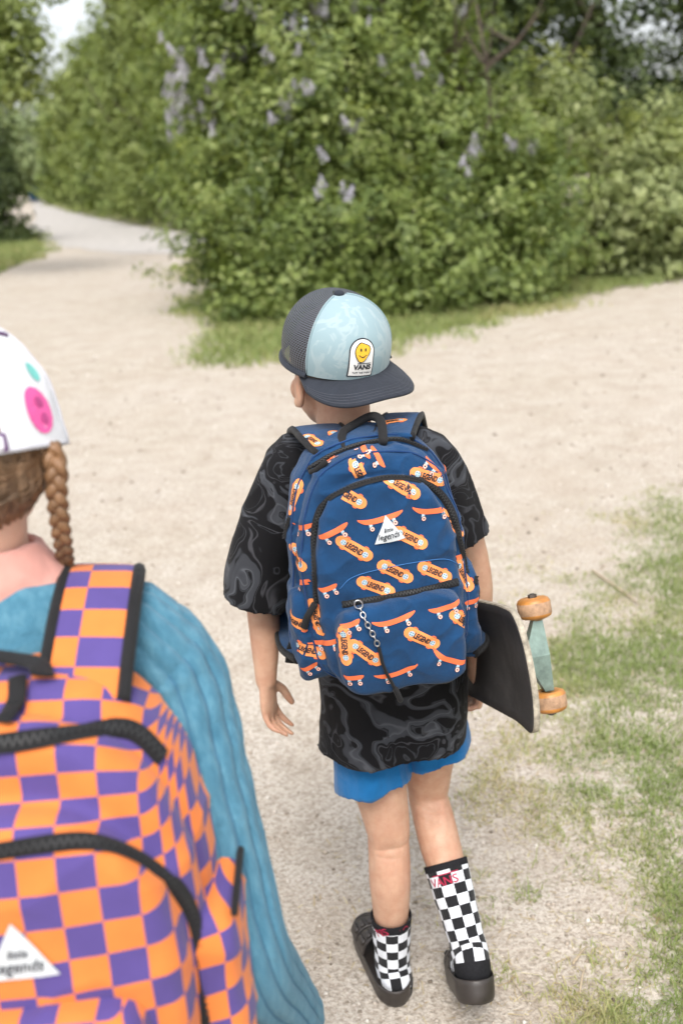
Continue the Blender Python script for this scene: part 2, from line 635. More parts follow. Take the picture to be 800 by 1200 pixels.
def gp2(L): return [tuple(G(x, y)[:2]) for x, y in L]
lane = gp2([(62, 287), (140, 297), (236, 298), (260, 285), (222, 274), (170, 267), (120, 257), (75, 247), (52, 238), (46, 232)]) + \
       gp2([(38, 232), (38, 240), (44, 255), (30, 270), (10, 285)])
sheet('paved_lane', lane, M_PATH, 0.006, 'pale grey lane running off between the hedgerow and dark shrub', 0, 0.15)
verge_mid = gp2([(240, 296), (252, 345), (252, 390), (266, 412), (300, 416), (370, 407), (450, 397), (520, 387), (600, 368), (660, 350), (720, 338), (800, 328), (900, 314), (960, 296)]) + \
            [(22, 24), (6, 27), (-3, 26)]
sheet('grass_verge', verge_mid, M_SOIL, 0.007, 'grassy soil verge around the foot of the lilac bush', 0, 0.12)
verge_row = gp2([(232, 274), (180, 268), (120, 257), (78, 247), (54, 238), (48, 232)]) + [(-14, 62), (-4, 40), (0, 32)]
sheet('grass_verge', verge_row, M_SOIL, 0.008, 'narrow green verge under the clipped hedgerow trees', 0, 0.1)
verge_left = gp2([(-60, 335), (0, 322), (30, 306), (50, 292), (44, 284), (26, 276), (2, 270), (-60, 275)])
sheet('grass_verge', verge_left, M_SOIL, 0.009, 'small grass verge in front of the dark conical shrub', 0, 0.1)

# ---- grass as blades
def blades(px_, py_, pz_, h, wd, lean=0.5, seed=0):
    r = np.random.default_rng(seed)
    n = len(px_)
    a = r.random(n) * 6.283
    l = h * lean * r.random(n) * 1.3
    dx, dy = np.cos(a), np.sin(a)
    a2 = r.random(n) * 6.283
    sx, sy = np.cos(a2) * wd / 2, np.sin(a2) * wd / 2
    b = np.stack([px_, py_, pz_], -1)
    s = np.stack([sx, sy, 0 * sx], -1)
    mid = b + np.stack([dx * l * 0.35, dy * l * 0.35, h * 0.6], -1)
    tip = b + np.stack([dx * l, dy * l, h * (1 - 0.35 * (l / (h + 1e-6)))], -1)
    V = np.stack([b - s, b + s, mid + s * 0.8, mid - s * 0.8, tip], 1).reshape(-1, 3)
    k = np.arange(n)[:, None] * 5
    T = np.concatenate([k + np.array([0, 1, 2]), k + np.array([0, 2, 3]), k + np.array([3, 2, 4])], 1).reshape(-1, 3)
    return V, T, n
M_GRASS = leafmat('grass_blade', [(0.0, (0.48, 0.40, 0.25)), (0.22, (0.41, 0.38, 0.19)), (0.42, (0.29, 0.32, 0.125)), (0.75, (0.195, 0.255, 0.082)), (1.0, (0.26, 0.32, 0.12))], 0.3, 0.55)
M_STRAW = leafmat('dry_straw', [(0.0, (0.30, 0.22, 0.12)), (0.5, (0.42, 0.34, 0.20)), (1.0, (0.52, 0.45, 0.30))], 0.1, 0.8)

dense_e = [G(x, y) for x, y in [(905, 560), (800, 590), (772, 620), (742, 700), (738, 800), (700, 880), (700, 960), (722, 1040), (745, 1120), (735, 1200), (700, 1400)]]
sparse_e = [G(x, y) for x, y in [(800, 548), (700, 575), (640, 600), (590, 650), (582, 760), (572, 860), (548, 960), (530, 1060), (560, 1130), (590, 1200), (560, 1400)]]
def edge(L, y):
    p = sorted([(v.y, v.x) for v in L])
    return np.interp(y, [a for a, _ in p], [b for _, b in p])
N = 640000
ty = RNG.random(N)
gy_ = 0.75 * (5.4 / 0.75) ** ty
gx_ = -0.1 + RNG.random(N) * (0.9 + gy_ * 0.75)
de, se = edge(dense_e, gy_), edge(sparse_e, gy_)
t = np.clip((gx_ - se) / np.maximum(de - se, 0.05), -0.3, 2.2)
lim = edge([Vector((G(800, 552).y, 0, 0)), Vector((0, 0, 0))], gy_)
patch = 0.55 * vnoise(gx_, gy_, 3.2, 5) + 0.35 * vnoise(gx_, gy_, 9, 6) + 0.22 * vnoise(gx_, gy_, 26, 7)
topy = G(760, 585).y
top_f = np.clip((topy + 0.25 * (gx_ - 1.0) - gy_) / 0.9, -0.5, 1)
score = 0.46 * np.minimum(t, 1.35) + 0.62 * (patch - 0.56) * 2.4 + 0.40 + np.minimum(top_f, 0) * 1.2
keep = (RNG.random(N) < np.clip((score - 0.36) * 1.05, 0, 0.66) * np.clip((t + 0.3) * 2.5, 0, 1))
gx_, gy_, t, score = gx_[keep], gy_[keep], t[keep], score[keep]
n = len(gx_)
print('near grass blades', n)
h = (0.008 + 0.022 * RNG.random(n) ** 1.4) * np.clip(0.5 + score * 0.75, 0.5, 1.45) * (1 + (RNG.random(n) < 0.04) * 0.9)
V, T, n = blades(gx_, gy_, ground_z(gx_, gy_) - 0.002, h, 0.0011 + 0.0018 * RNG.random(n) ** 1.5 + 0.0004 * gy_, 1.5, 3)
tone = np.clip(0.20 + 0.34 * np.clip(t, 0, 1.2) + 0.40 * (RNG.random(n) - 0.42) + 0.5 * (vnoise(gx_, gy_, 5, 12) - 0.5), 0, 1)
tag(put('meadow_grass', fast_mesh('meadow_grass', V, T, [M_GRASS], True, np.repeat(tone, 5))), 'patchy short grass growing on the sandy ground beside the skateboard', 'grass', kind='stuff')

# dry bits of straw and stems lying on the sand between the grass
n = 5200
sy = 0.9 * (4.2 / 0.9) ** RNG.random(n); sx = edge(sparse_e, sy) - 0.35 + RNG.random(n) ** 0.8 * 1.7
L_ = 0.008 + 0.03 * RNG.random(n) ** 2.5; a = RNG.random(n) * 6.283; wd = 0.0007 + 0.0010 * RNG.random(n)
d = np.stack([np.cos(a) * L_, np.sin(a) * L_, (RNG.random(n) - 0.4) * 0.004], -1); s = np.stack([-np.sin(a) * wd, np.cos(a) * wd, 0 * a], -1)
b0 = np.stack([sx, sy, ground_z(sx, sy) + 0.004], -1)
V = np.stack([b0 - d / 2 - s, b0 - d / 2 + s, b0 + d / 2 + s * 0.5 + [0, 0, 0.001], b0 + d / 2 - s * 0.5 + [0, 0, 0.001]], 1).reshape(-1, 3)
T = (np.arange(n)[:, None] * 4 + np.array([0, 1, 2, 3]))
tag(put('straw_litter', fast_mesh('straw_litter', V, T, [M_STRAW], False, np.repeat(RNG.random(n), 4))), 'scattered dry straw bits lying on the sandy ground', 'straw', kind='stuff')

# grit and pebbles
def rocks(n, xs, ys, rs, seed):
    r = np.random.default_rng(seed)
    base = np.array([(1, 0, 0), (-1, 0, 0), (0, 1, 0), (0, -1, 0), (0, 0, 1), (0, 0, -1)], float)
    tri = np.array([(0, 2, 4), (2, 1, 4), (1, 3, 4), (3, 0, 4), (2, 0, 5), (1, 2, 5), (3, 1, 5), (0, 3, 5)])
    V = base[None] * rs[:, None, None] * (0.65 + 0.6 * r.random((n, 6, 1))) * np.array([1, 1, 0.62])
    a = r.random(n) * 6.283
    c, s = np.cos(a)[:, None], np.sin(a)[:, None]
    X = V[..., 0] * c - V[..., 1] * s; Y = V[..., 0] * s + V[..., 1] * c
    V = np.stack([X + xs[:, None], Y + ys[:, None], V[..., 2] + (ground_z(xs, ys) + rs * 0.22)[:, None]], -1)
    T = (np.arange(n)[:, None, None] * 6 + tri[None]).reshape(-1, 3)
    return V.reshape(-1, 3), T
M_STONE = leafmat('pebble', [(0.0, (0.16, 0.13, 0.10)), (0.35, (0.36, 0.30, 0.24)), (0.7, (0.50, 0.44, 0.38)), (1.0, (0.62, 0.58, 0.52))], 0.0, 0.85)
n = 16000
py_ = 0.8 * (9.0 / 0.8) ** RNG.random(n); px_ = (RNG.random(n) - 0.5) * (0.8 + py_ * 1.1)
rs = (0.0011 + 0.0058 * RNG.random(n) ** 4) * (0.7 + 0.28 * py_)
V, T = rocks(n, px_, py_, rs, 4)
tag(put('pebbles', fast_mesh('pebbles', V, T, [M_STONE], True, np.repeat(RNG.random(n), 6))), 'small pebbles and grit strewn over the sandy path', 'pebbles', kind='stuff')

# verge grass round the bushes
def verge_grass(name, poly, n, h0, h1, wd, label, seed):
    r = np.random.default_rng(seed)
    A = np.array(poly); lo, hi = A.min(0), A.max(0)
    x = lo[0] + r.random(n * 3) * (hi[0] - lo[0]); y = lo[1] + r.random(n * 3) * (hi[1] - lo[1])
    x2 = x + (vnoise(x, y, 1.2, seed) - 0.5) * 0.9 + r.normal(size=n * 3) * 0.13; y2 = y + (vnoise(x, y, 1.2, seed + 1) - 0.5) * 0.9 + (vnoise(x, y, 4, seed + 7) - 0.5) * 0.5 + r.normal(size=n * 3) * 0.16
    k = inside(x2, y2, poly) & (vnoise(x, y, 0.9, seed + 2) + 0.4 * r.random(n * 3) > 0.36)
    x, y = x[k][:n], y[k][:n]
    m = len(x)
    V, T, m = blades(x, y, np.full(m, 0.006), h0 + (h1 - h0) * r.random(m), wd * (0.7 + 0.6 * r.random(m)), 0.9, seed)
    tone = np.clip(0.45 + 0.5 * (r.random(m) - 0.4) + 0.4 * (vnoise(x, y, 1.1, seed + 4) - 0.5), 0, 1)
    tag(put(name, fast_mesh(name, V, T, [M_GRASS], True, np.repeat(tone, 5))), label, 'grass', kind='stuff')
fore = gp2([(226, 292), (236, 345), (234, 395), (246, 428), (300, 434), (370, 421), (450, 410), (520, 394), (600, 370), (660, 349), (720, 337), (800, 328), (900, 314)]) + gp2([(900, 290), (800, 305), (700, 318), (560, 335), (400, 345), (270, 335), (240, 285)])
verge_grass('verge_grass', fore, 60000, 0.03, 0.10, 0.012, 'fresh green grass fringing the foot of the lilac bush', 21)
verge_grass('verge_grass', verge_row[:6] + gp2([(52, 226), (85, 236), (130, 246), (190, 258), (240, 262)]), 14000, 0.10, 0.28, 0.03, 'long grass fringe under the hedgerow beside the lane', 31)
verge_grass('verge_grass', verge_left, 14000, 0.08, 0.2, 0.02, 'green grass fringe below the dark conical shrub', 41)

# dry twigs lying in the grass
M_TWIG = simple('dry_twig', (0.36, 0.29, 0.20), 0.85, 0.3, 120, 0.3, 0.001)
def twig(pts, r, label):
    p = [G(x, y) + Vector((0, 0, z)) for x, y, z in pts]
    mb = MB(); mb.tube(p, [r] * (len(p) - 1) + [r * 0.4], 7, sub=3)
    tag(mb.obj('dry_twig', M_TWIG, None, p[0]), label, 'twig')
twig([(694, 672, .012), (716, 687, .010), (732, 697, .007), (748, 712, .012)], 0.0045, 'long pale bent twig lying in the grass above the skateboard wheels')
twig([(652, 796, .006), (664, 804, .008), (677, 819, .007)], 0.004, 'short straw-coloured twig lying just beyond the lower skateboard wheel')
twig([(671, 1130, .004), (686, 1112, .006)], 0.0035, 'stubby pale twig on the sand beside the grass edge')
twig([(679, 1164, .004), (682, 1146, .01), (686, 1136, .006)], 0.002, 'thin curved dry stem near the stubby pale twig')
twig([(600, 1150, .004), (622, 1182, .005)], 0.0014, 'hair-thin dry stem on the sand behind the raised sandal')

# ------------------------------------------------------------------ foliage
def leafcloud(lobes, clumps, per, leaf, spread, seed, shoots=0.25, up=0.55, inner=0.35, elong=1.7):
    """leaf-sized folded faces gathered in clumps through the volume of some lobes"""
    r = np.random.default_rng(seed)
    C, O = [], []
    vol = np.array([(l[1][0] * l[1][1] + l[1][0] * l[1][2] + l[1][1] * l[1][2]) for l in lobes])
    cnt = np.maximum(3, (clumps * vol / vol.sum()).astype(int))
    for (c, rad), k in zip(lobes, cnt):
        d = r.normal(size=(k, 3)); d /= np.linalg.norm(d, axis=1)[:, None]
        rr = np.where(r.random(k) < inner, 0.25 + 0.5 * r.random(k), 0.72 + 0.36 * r.random(k))
        C.append(np.array(c) + d * rr[:, None] * np.array(rad)); O.append(d)
    C, O = np.concatenate(C), np.concatenate(O)
    ok = C[:, 2] > 0.06
    C, O = C[ok], O[ok]
    K = len(C)
    tone_c = r.normal(0.5, 0.20, K)
    cnt = r.poisson(per, K)
    idx = np.repeat(np.arange(K), cnt)
    n = len(idx)
    off = r.normal(size=(n, 3)) * spread * (0.55 + 0.9 * r.random(K))[idx][:, None]
    off[:, 2] *= 0.55
    cn = O * 0.5 + np.array([0, 0, up]) + r.normal(size=(K, 3)) * 0.28
    sh = (r.random(K) < shoots)[idx]
    sd_ = O * 0.6 + np.array([0, 0, 0.8]) + r.normal(size=(K, 3)) * 0.25
    sd_ /= np.linalg.norm(sd_, axis=1)[:, None]
    tt = r.random(n) * spread * 5.0
    off = np.where(sh[:, None], sd_[idx] * tt[:, None] + off * 0.38, off)
    p = C[idx] + off
    nz = cn[idx] + off / (spread * 3.0) + r.normal(size=(n, 3)) * 0.30
    nz /= np.linalg.norm(nz, axis=1)[:, None]
    ax = r.normal(size=(n, 3)) + O[idx] * 0.7 + np.array([0, 0, -0.25])
    ax -= nz * (ax * nz).sum(1)[:, None]
    ax /= np.linalg.norm(ax, axis=1)[:, None] + 1e-9
    bx = np.cross(nz, ax)
    s = leaf * (0.6 + 0.8 * r.random(n))[:, None]
    hw = s / elong / 2
    V = np.stack([p - ax * s * 0.5, p - ax * s * 0.08 + bx * hw + nz * s * 0.10, p + ax * s * 0.5 - nz * s * 0.10, p - ax * s * 0.08 - bx * hw + nz * s * 0.10], 1)
    k = np.arange(n)[:, None] * 4
    T = np.concatenate([k + np.array([0, 1, 2]), k + np.array([0, 2, 3])], 1).reshape(-1, 3)
    tone = np.clip(tone_c[idx] + r.normal(0, 0.14, n), 0, 1)
    V = V.reshape(-1, 3)
    V[:, 2] = np.maximum(V[:, 2], 0.02)
    return V, T, np.repeat(tone, 4)
def lobe(x, y, rx, ry, Y, dz=None):
    c = P(x, y, Y)
    s = (c - CAMP).dot(fwd) / FPX
    return (tuple(c), (rx * s, (dz if dz else (rx + ry) / 2 * s), ry * s))
M_BARK = simple('bark', (0.085, 0.065, 0.05), 0.95, 0.4, 14, 0.8, 0.02)
M_LILAC = leafmat('lilac_leaf', [(0.0, (0.068, 0.102, 0.028)), (0.4, (0.150, 0.200, 0.055)), (0.75, (0.245, 0.300, 0.092)), (1.0, (0.330, 0.375, 0.145))], 0.40, 0.42)
M_LIGHT = leafmat('light_leaf', [(0.0, (0.150, 0.185, 0.068)), (0.5, (0.265, 0.305, 0.125)), (1.0, (0.370, 0.400, 0.195))], 0.40, 0.45)
M_DARK = leafmat('dark_leaf', [(0.0, (0.034, 0.052, 0.022)), (0.5, (0.075, 0.105, 0.036)), (1.0, (0.135, 0.170, 0.060))], 0.4)
M_ROW = leafmat('hedgerow_leaf', [(0.0, (0.115, 0.150, 0.042)), (0.5, (0.215, 0.265, 0.080)), (1.0, (0.310, 0.355, 0.130))], 0.36, 0.45)
M_FAR = leafmat('far_leaf', [(0.0, (0.13, 0.17, 0.075)), (0.5, (0.20, 0.25, 0.11)), (1.0, (0.28, 0.32, 0.16))], 0.25)
M_FLOWER = leafmat('lilac_flower', [(0.0, (0.40, 0.38, 0.50)), (0.5, (0.54, 0.52, 0.64)), (1.0, (0.68, 0.66, 0.75))], 0.25, 0.7)

def plant(name, label, cat, base, lobes, clumps, per, leaf, spread, seed, m, stems, group=None, **kw):
    t = thing(name, label, cat, base, group)
    V, T, tone = leafcloud(lobes, clumps, per, leaf, spread, seed, **kw)
    c = put('crown', fast_mesh('crown', V, T, [m], True, tone), t)
    rr = random.Random(seed)
    for k, s in enumerate(stems):
        mb = MB()
        pts, r0 = s
        mb.tube(pts, [r0 * (1 - 0.75 * i / (len(pts) - 1)) for i in range(len(pts))], 9, sub=3)
        for _ in range(4):
            a = Vector(pts[rr.randrange(1, len(pts))])
            d = Vector((rr.uniform(-1, 1), rr.uniform(-1, 1), rr.uniform(0.3, 1))).normalized()
            L = rr.uniform(0.5, 1.2) * max(0.5, r0 * 14)
            mb.tube([a, a + d * L * 0.5, a + d * L + Vector((0, 0, 0.15 * L))], [r0 * 0.4, r0 * 0.26, r0 * 0.08], 6, sub=2)
        mb.obj('trunk' if len(stems) == 1 else 'stem', M_BARK, t)
    return t, V, T
def stem(base, top, r, bend, seed):
    rr = random.Random(seed)
    b, t = Vector(base), Vector(top)
    return ([b.lerp(t, k / 5) + Vector((rr.uniform(-bend, bend), rr.uniform(-bend, bend), 0)) * (k > 0) for k in range(6)], r)

# the lilac bush in the middle
Yb = G(440, 372).y
Yc = Yb + 2.0
print('lilac distance', Yb)
lil = [lobe(298, 262, 62, 72, Yc - 0.8), lobe(400, 290, 95, 72, Yc - 1.3), lobe(500, 300, 90, 66, Yc - 1.3), lobe(590, 280, 78, 66, Yc - 0.8),
       lobe(630, 262, 42, 56, Yc - 0.4), lobe(275, 160, 74, 80, Yc), lobe(385, 165, 100, 95, Yc - 0.6), lobe(500, 180, 95, 90, Yc - 0.4),
       lobe(590, 205, 58, 66, Yc), lobe(262, 60, 64, 80, Yc + 0.3), lobe(370, 40, 110, 110, Yc), lobe(470, 50, 80, 90, Yc + 0.2),
       lobe(320, -90, 110, 90, Yc + 0.3), lobe(440, -90, 110, 90, Yc + 0.3), lobe(255, 300, 30, 40, Yc - 0.4),
       lobe(300, 345, 58, 34, Yc - 1.7), lobe(390, 352, 62, 32, Yc - 2.0), lobe(480, 350, 62, 32, Yc - 2.0), lobe(570, 335, 60, 32, Yc - 1.6), lobe(632, 318, 34, 28, Yc - 1.0)]
cb = G(440, 345)
stems = [stem(cb + Vector((random.uniform(-1.2, 1.2), random.uniform(-.5, .6), 0)), P(random.uniform(280, 600), random.uniform(-40, 120), Yc + random.uniform(-.6, .4)), 0.05, 0.2, k) for k in range(9)]
bush, BV, BT = plant('lilac_bush', 'large lilac bush with pale purple flower clusters on the corner of the paths', 'bush', tuple(cb), lil, 2100, 58, 0.078, 0.165, 51, M_LILAC, stems, shoots=0.3)
# its flower clusters, cone-shaped panicles of tiny petals
def panicle(seed):
    r = np.random.default_rng(seed)
    n = 150
    z = r.random(n) ** 0.8
    rad = 0.055 * (1 - z * 0.85) * (0.75 + 0.4 * r.random(n))
    a = r.random(n) * 6.283
    c = np.stack([rad * np.cos(a), rad * np.sin(a), z * 0.19], -1)
    nr = r.normal(size=(n, 3)); nr /= np.linalg.norm(nr, axis=1)[:, None]
    u = np.cross(nr, r.normal(size=(n, 3))); u /= np.linalg.norm(u, axis=1)[:, None]
    v_ = np.cross(nr, u); s = 0.013
    V = np.stack([c + u * s, c + v_ * s, c - u * s, c - v_ * s], 1).reshape(-1, 3)
    return fast_mesh('flower_cluster', V, (np.arange(n)[:, None] * 4 + np.arange(4)), [M_FLOWER], False, np.repeat(r.random(n), 4))
pan = [panicle(k) for k in range(4)]
bvh_b = BVHTree.FromPolygons([Vector(v) for v in BV.tolist()], BT.tolist())
spots = [(208, 75), (200, 90), (214, 100), (196, 112), (205, 122), (225, 118), (233, 130), (222, 134), (240, 100), (258, 85), (262, 70), (244, 146), (200, 140), (272, 8), (345, 30), (352, 98), (344, 22), (340, 120), (362, 104), (372, 12), (383, 18), (416, 142), (410, 150), (415, 10), (452, 82), (492, 86), (548, 178), (556, 176), (597, 168), (622, 174), (512, 104), (406, 232), (376, 218), (372, 176), (325, 140), (322, 138), (348, 60), (534, 8), (510, 14), (436, 8), (246, 110), (212, 150), (286, 60), (300, 20), (318, 66), (204, 60), (230, 60), (540, 190)]
k = 0
for x, y in spots:
    for dx, dy in ((0, 0), (random.uniform(-9, 9), random.uniform(-9, 9)), (random.uniform(-16, 16), random.uniform(-16, 16))):
        h = bvh_b.ray_cast(CAMP, ray(x + dx, y + dy))[0]
        if h is None: h = P(x + dx, y + dy, Yc)
        o = bpy.data.objects.new('flower_cluster', pan[k % 4]); COL.objects.link(o)
        o.parent = bush
        o.location = h - LOC[bush.name] + Vector((0, -0.06, -0.05))
        o.rotation_euler = (random.uniform(-.5, .5), random.uniform(-.5, .5), random.uniform(0, 6))
        o.scale = [random.uniform(0.5, 0.95)] * 3
        k += 1

# lighter scrub to the right of it
Yr = G(740, 335).y
b_ = G(745, 330)
plant('scrub_bush', 'loose light green scrub bush right of the lilac', 'bush', tuple(b_),
      [lobe(735, 250, 50, 50, Yr + 1.2), lobe(728, 304, 40, 32, Yr + 0.9), lobe(775, 272, 52, 56, Yr + 1.0), lobe(645, 160, 36, 40, Yr + 2.6), lobe(780, 205, 34, 36, Yr + 1.6)],
      900, 30, 0.095, 0.15, 61, M_LIGHT, [stem(b_ + Vector((random.uniform(-.9, .6), .5, 0)), P(random.uniform(650, 780), random.uniform(130, 190), Yr + 1.4), 0.028, 0.15, 90 + k) for k in range(8)], shoots=0.55, inner=0.2)
b_ = G(860, 318)
plant('scrub_bush', 'taller pale green bush at the edge of the right-hand path', 'bush', tuple(b_),
      [lobe(835, 225, 52, 66, Yr + 1.6), lobe(850, 285, 80, 50, Yr + 1.2), lobe(900, 240, 80, 80, Yr + 1.6)],
      700, 32, 0.10, 0.16, 62, M_LIGHT, [stem(b_ + Vector((random.uniform(-.6, .6), .5, 0)), P(random.uniform(810, 900), 160, Yr + 1.6), 0.028, 0.15, 70 + k) for k in range(5)], shoots=0.5)

# darker trees behind on the right, with sky between their boughs
def back_tree(name, label, x, Y, r0, lobes, seed, m, clumps, per, leaf, spread):
    b = P(x, 200, Y); b.z = 0
    top = P(x + random.uniform(-20, 20), -150, Y)
    plant(name, label, 'tree', tuple(b), lobes, clumps, per, leaf, spread, seed, m, [stem(b, top, r0, 0.12, seed)], inner=0.3)
back_tree('broad_tree', 'dark broad tree with a thick trunk behind the lilac bush', 603, Yb + 7, 0.24,
          [lobe(560, 60, 60, 60, Yb + 7), lobe(600, 130, 70, 50, Yb + 7.4), lobe(640, 150, 50, 40, Yb + 7), lobe(590, -20, 80, 50, Yb + 7), lobe(540, 0, 60, 60, Yb + 7.5), lobe(550, 120, 60, 60, Yb + 7.5)], 71, M_DARK, 760, 40, 0.13, 0.22)
back_tree('feathery_tree', 'feathery dark green tree with a slim trunk above the light scrub', 692, Yb + 8.5, 0.17,
          [lobe(690, 150, 55, 40, Yb + 8.5), lobe(740, 148, 60, 34, Yb + 8), lobe(684, 40, 20, 40, Yb + 8.5), lobe(700, 100, 22, 26, Yb + 8.5), lobe(640, 120, 40, 26, Yb + 9), lobe(650, 8, 30, 10, Yb + 8.5), lobe(730, 70, 18, 14, Yb + 8.5)], 72, M_DARK, 430, 38, 0.12, 0.22)
back_tree('feathery_tree', 'dark tree with drooping boughs at the far end of the scrub', 850, Yb + 8, 0.2,
          [lobe(800, 155, 60, 40, Yb + 8), lobe(870, 120, 60, 80, Yb + 8), lobe(795, 6, 30, 14, Yb + 8), lobe(770, 104, 22, 16, Yb + 8), lobe(890, 0, 70, 80, Yb + 8), lobe(752, 16, 22, 10, Yb + 8), lobe(790, 60, 12, 14, Yb + 8)], 73, M_DARK, 470, 38, 0.13, 0.22)

# the clipped trees lining the lane
rows = [(258, 276, -120, 52), (214, 270, -60, 46), (178, 265, -40, 38), (150, 260, -15, 34), (126, 255, 35, 28), (104, 250, 78, 24), (84, 246, 98, 20), (66, 241, 120, 15)]
lab = ['tall hedgerow tree half hidden behind the left flank of the lilac bush', 'tall leafy hedgerow tree next to the lilac bush', 'second hedgerow tree from the lilac bush, tall and full', 'hedgerow tree with a loose open top against the sky',
       'medium hedgerow tree halfway along the lane', 'narrow clipped hedgerow tree towards the far end of the lane', 'small clipped tree second last in the lane hedgerow', 'smallest hedgerow tree closing the row at the lane end']
for k, (x, y, top, wpx) in enumerate(rows):
    b = G(x, y); b.y += 1.2; Y = b.y
    bs = []
    yy = y - wpx * 0.7
    while yy > top:
        bs.append(lobe(x + random.uniform(-.2, .2) * wpx, yy, wpx * random.uniform(.50, .72), wpx * random.uniform(.6, .85), Y + random.uniform(-.5, .5)))
        yy -= wpx * 0.8
    hgt = P(x, max(top, -120) + 10, Y).z
    plant('hedgerow_tree', lab[k], 'tree', tuple(b), bs, 420 if k < 5 else 240, 34, 0.16 if k < 4 else 0.22, 0.24, 80 + k, (M_ROW, M_LILAC, M_ROW)[k % 3], [stem(b, Vector((b.x, b.y, hgt)), 0.13, 0.12, 80 + k)], group='clipped trees lining the lane', shoots=0.3)

# left side: dark conical shrub, overhanging tree
b = G(2, 290); b.y += 1.0; Y = b.y
plant('conical_shrub', 'dense dark conical shrub standing on the left verge', 'shrub', tuple(b),
      [lobe(2, 260, 34, 32, Y), lobe(0, 215, 30, 36, Y), lobe(-4, 175, 22, 34, Y), lobe(-40, 240, 40, 50, Y + 0.5), lobe(-50, 180, 40, 50, Y + 0.5), lobe(6, 282, 34, 16, Y - 0.3), lobe(-30, 285, 40, 18, Y)], 460, 42, 0.11, 0.17, 95, M_DARK, [stem(b, P(0, 150, Y), 0.03, 0.05, 3)], shoots=0.12)
b = Vector((P(-130, 250, 17).x, 17, 0))
plant('overhanging_tree', 'bright green tree whose leafy boughs hang over the left verge', 'tree', tuple(b),
      [lobe(14, 96, 32, 30, 16.4), lobe(-10, 60, 40, 40, 16.6), lobe(22, 40, 26, 16, 16.2), lobe(0, 4, 30, 24, 16.4), lobe(-70, 40, 50, 60, 17)], 230, 32, 0.12, 0.20, 97, M_ROW,
      [([b, b + Vector((0.05, 0, 2.0)), P(-90, 90, 16.9), P(-30, 60, 16.6), P(20, 50, 16.4)], 0.14)], shoots=0.4)

# far trees closing the lane and the horizon
for k, (x, top, wpx, Y) in enumerate([(30, 148, 26, 95), (64, 120, 26, 105), (2, 130, 34, 110)]):
    b = P(x, 210, Y); b.z = 0
    plant('far_tree', ['pale hazy tree at the very end of the lane', 'pale tall tree rising behind the end of the hedgerow', 'pale round tree far behind the conical shrub'][k], 'tree', tuple(b),
          [lobe(x, 215, wpx, 22, Y), lobe(x - 4, 185, wpx, 26, Y), lobe(x + 3, top + 22, wpx * .8, 26, Y)], 200, 26, 0.55, 0.7, 110 + k, M_FAR, [stem(b, P(x, top + 30, Y), 0.25, 0.2, 5 + k)], group='far trees beyond the lane')
# scrub that carries on past both sides of the view
for k, (X, Y, rw, hh, lb) in enumerate([(-9.5, 12.5, 1.6, 1.5, 'leafy scrub bush left of the overhanging tree'), (-13.0, 9.0, 1.8, 1.7, 'broad scrub bush on the far left of the junction'), (-15.5, 15.0, 2.2, 2.2, 'tall scrub bush well left of the lane'),
                                (12.5, 14.5, 1.9, 1.7, 'broad scrub bush farther along the right-hand path'), (16.5, 15.5, 2.1, 2.0, 'tall scrub bush at the far right of the verge'), (14.5, 19.0, 2.4, 2.4, 'high bush behind the right-hand scrub')]):
    plant('scrub_bush', lb, 'bush', (X, Y, 0), [((X, Y, hh * 0.55), (rw, rw * .8, hh * 0.6)), ((X + rw * .6, Y + .2, hh * 0.45), (rw * .7, rw * .7, hh * .5)), ((X - rw * .6, Y - .1, hh * 0.5), (rw * .7, rw * .7, hh * .55)), ((X + .2, Y + .3, hh * 1.1), (rw * .7, rw * .6, hh * .5))],
          420, 30, 0.11, 0.19, 140 + k, (M_LIGHT, M_LILAC)[k % 2], [stem((X + dx, Y, 0), (X + dx * 2, Y, hh * 1.3), 0.03, 0.12, 150 + k) for dx in (-.3, .3)])
wl = []
for k in range(60):
    X = -120 + 260 * k / 59
    if -16 < X < -2: continue
    hh = random.uniform(1.3, 2.3) if -20 < X < 32 else random.uniform(2.2, 3.8)
    wl.append(((X, 62 + random.uniform(-5, 8) + abs(X) * 0.1, hh), (4.5, 3, hh)))
V, T, tone = leafcloud(wl, 2600, 24, 0.55, 0.7, 130)
tag(put('distant_wood', fast_mesh('distant_wood', V, T, [M_FAR], True, tone)), 'low distant wood closing the horizon behind the trees', 'wood', kind='stuff')

# little blue bin far down the lane
bb = G(41, 236)
M_BLUE = simple('blue_plastic', (0.03, 0.16, 0.36), 0.5, 0.15, 8, 0.05)
M_RUB = simple('black_rubber', (0.02, 0.02, 0.02), 0.7, 0.2, 40, 0.1)
s_ = (bb - CAMP).dot(fwd) / FPX
hb, wb = 15 * s_, 5.0 * s_
t = thing('waste_bin', 'small blue wheeled bin far down the lane', 'bin', tuple(bb))
mb = MB()
sq = lambda z, a: [bb + Vector((x * a, y * a * 1.1, z)) for x, y in ((-1, -1), (1, -1), (1, 1), (-1, 1))]
mb.rings([sq(0.06, wb * 0.78), sq(hb * 0.88, wb), sq(hb * 0.90, wb * 1.08), sq(hb * 0.93, wb * 1.08)]); mb.obj('body', M_BLUE, t, smooth=False)
mb = MB(); mb.rings([sq(hb * 0.935, wb * 1.12), sq(hb * 0.97, wb * 1.10), sq(hb, wb * 0.8)]); mb.obj('lid', M_BLUE, t, smooth=False)
for sx in (-1, 1):
    mb = MB(); c = bb + Vector((sx * wb * 0.86, wb * 0.8, 0.11)); mb.tube([c - Vector((0.03, 0, 0)), c + Vector((0.03, 0, 0))], 0.10, 14, rnd=False); mb.obj('wheel', M_RUB, t)

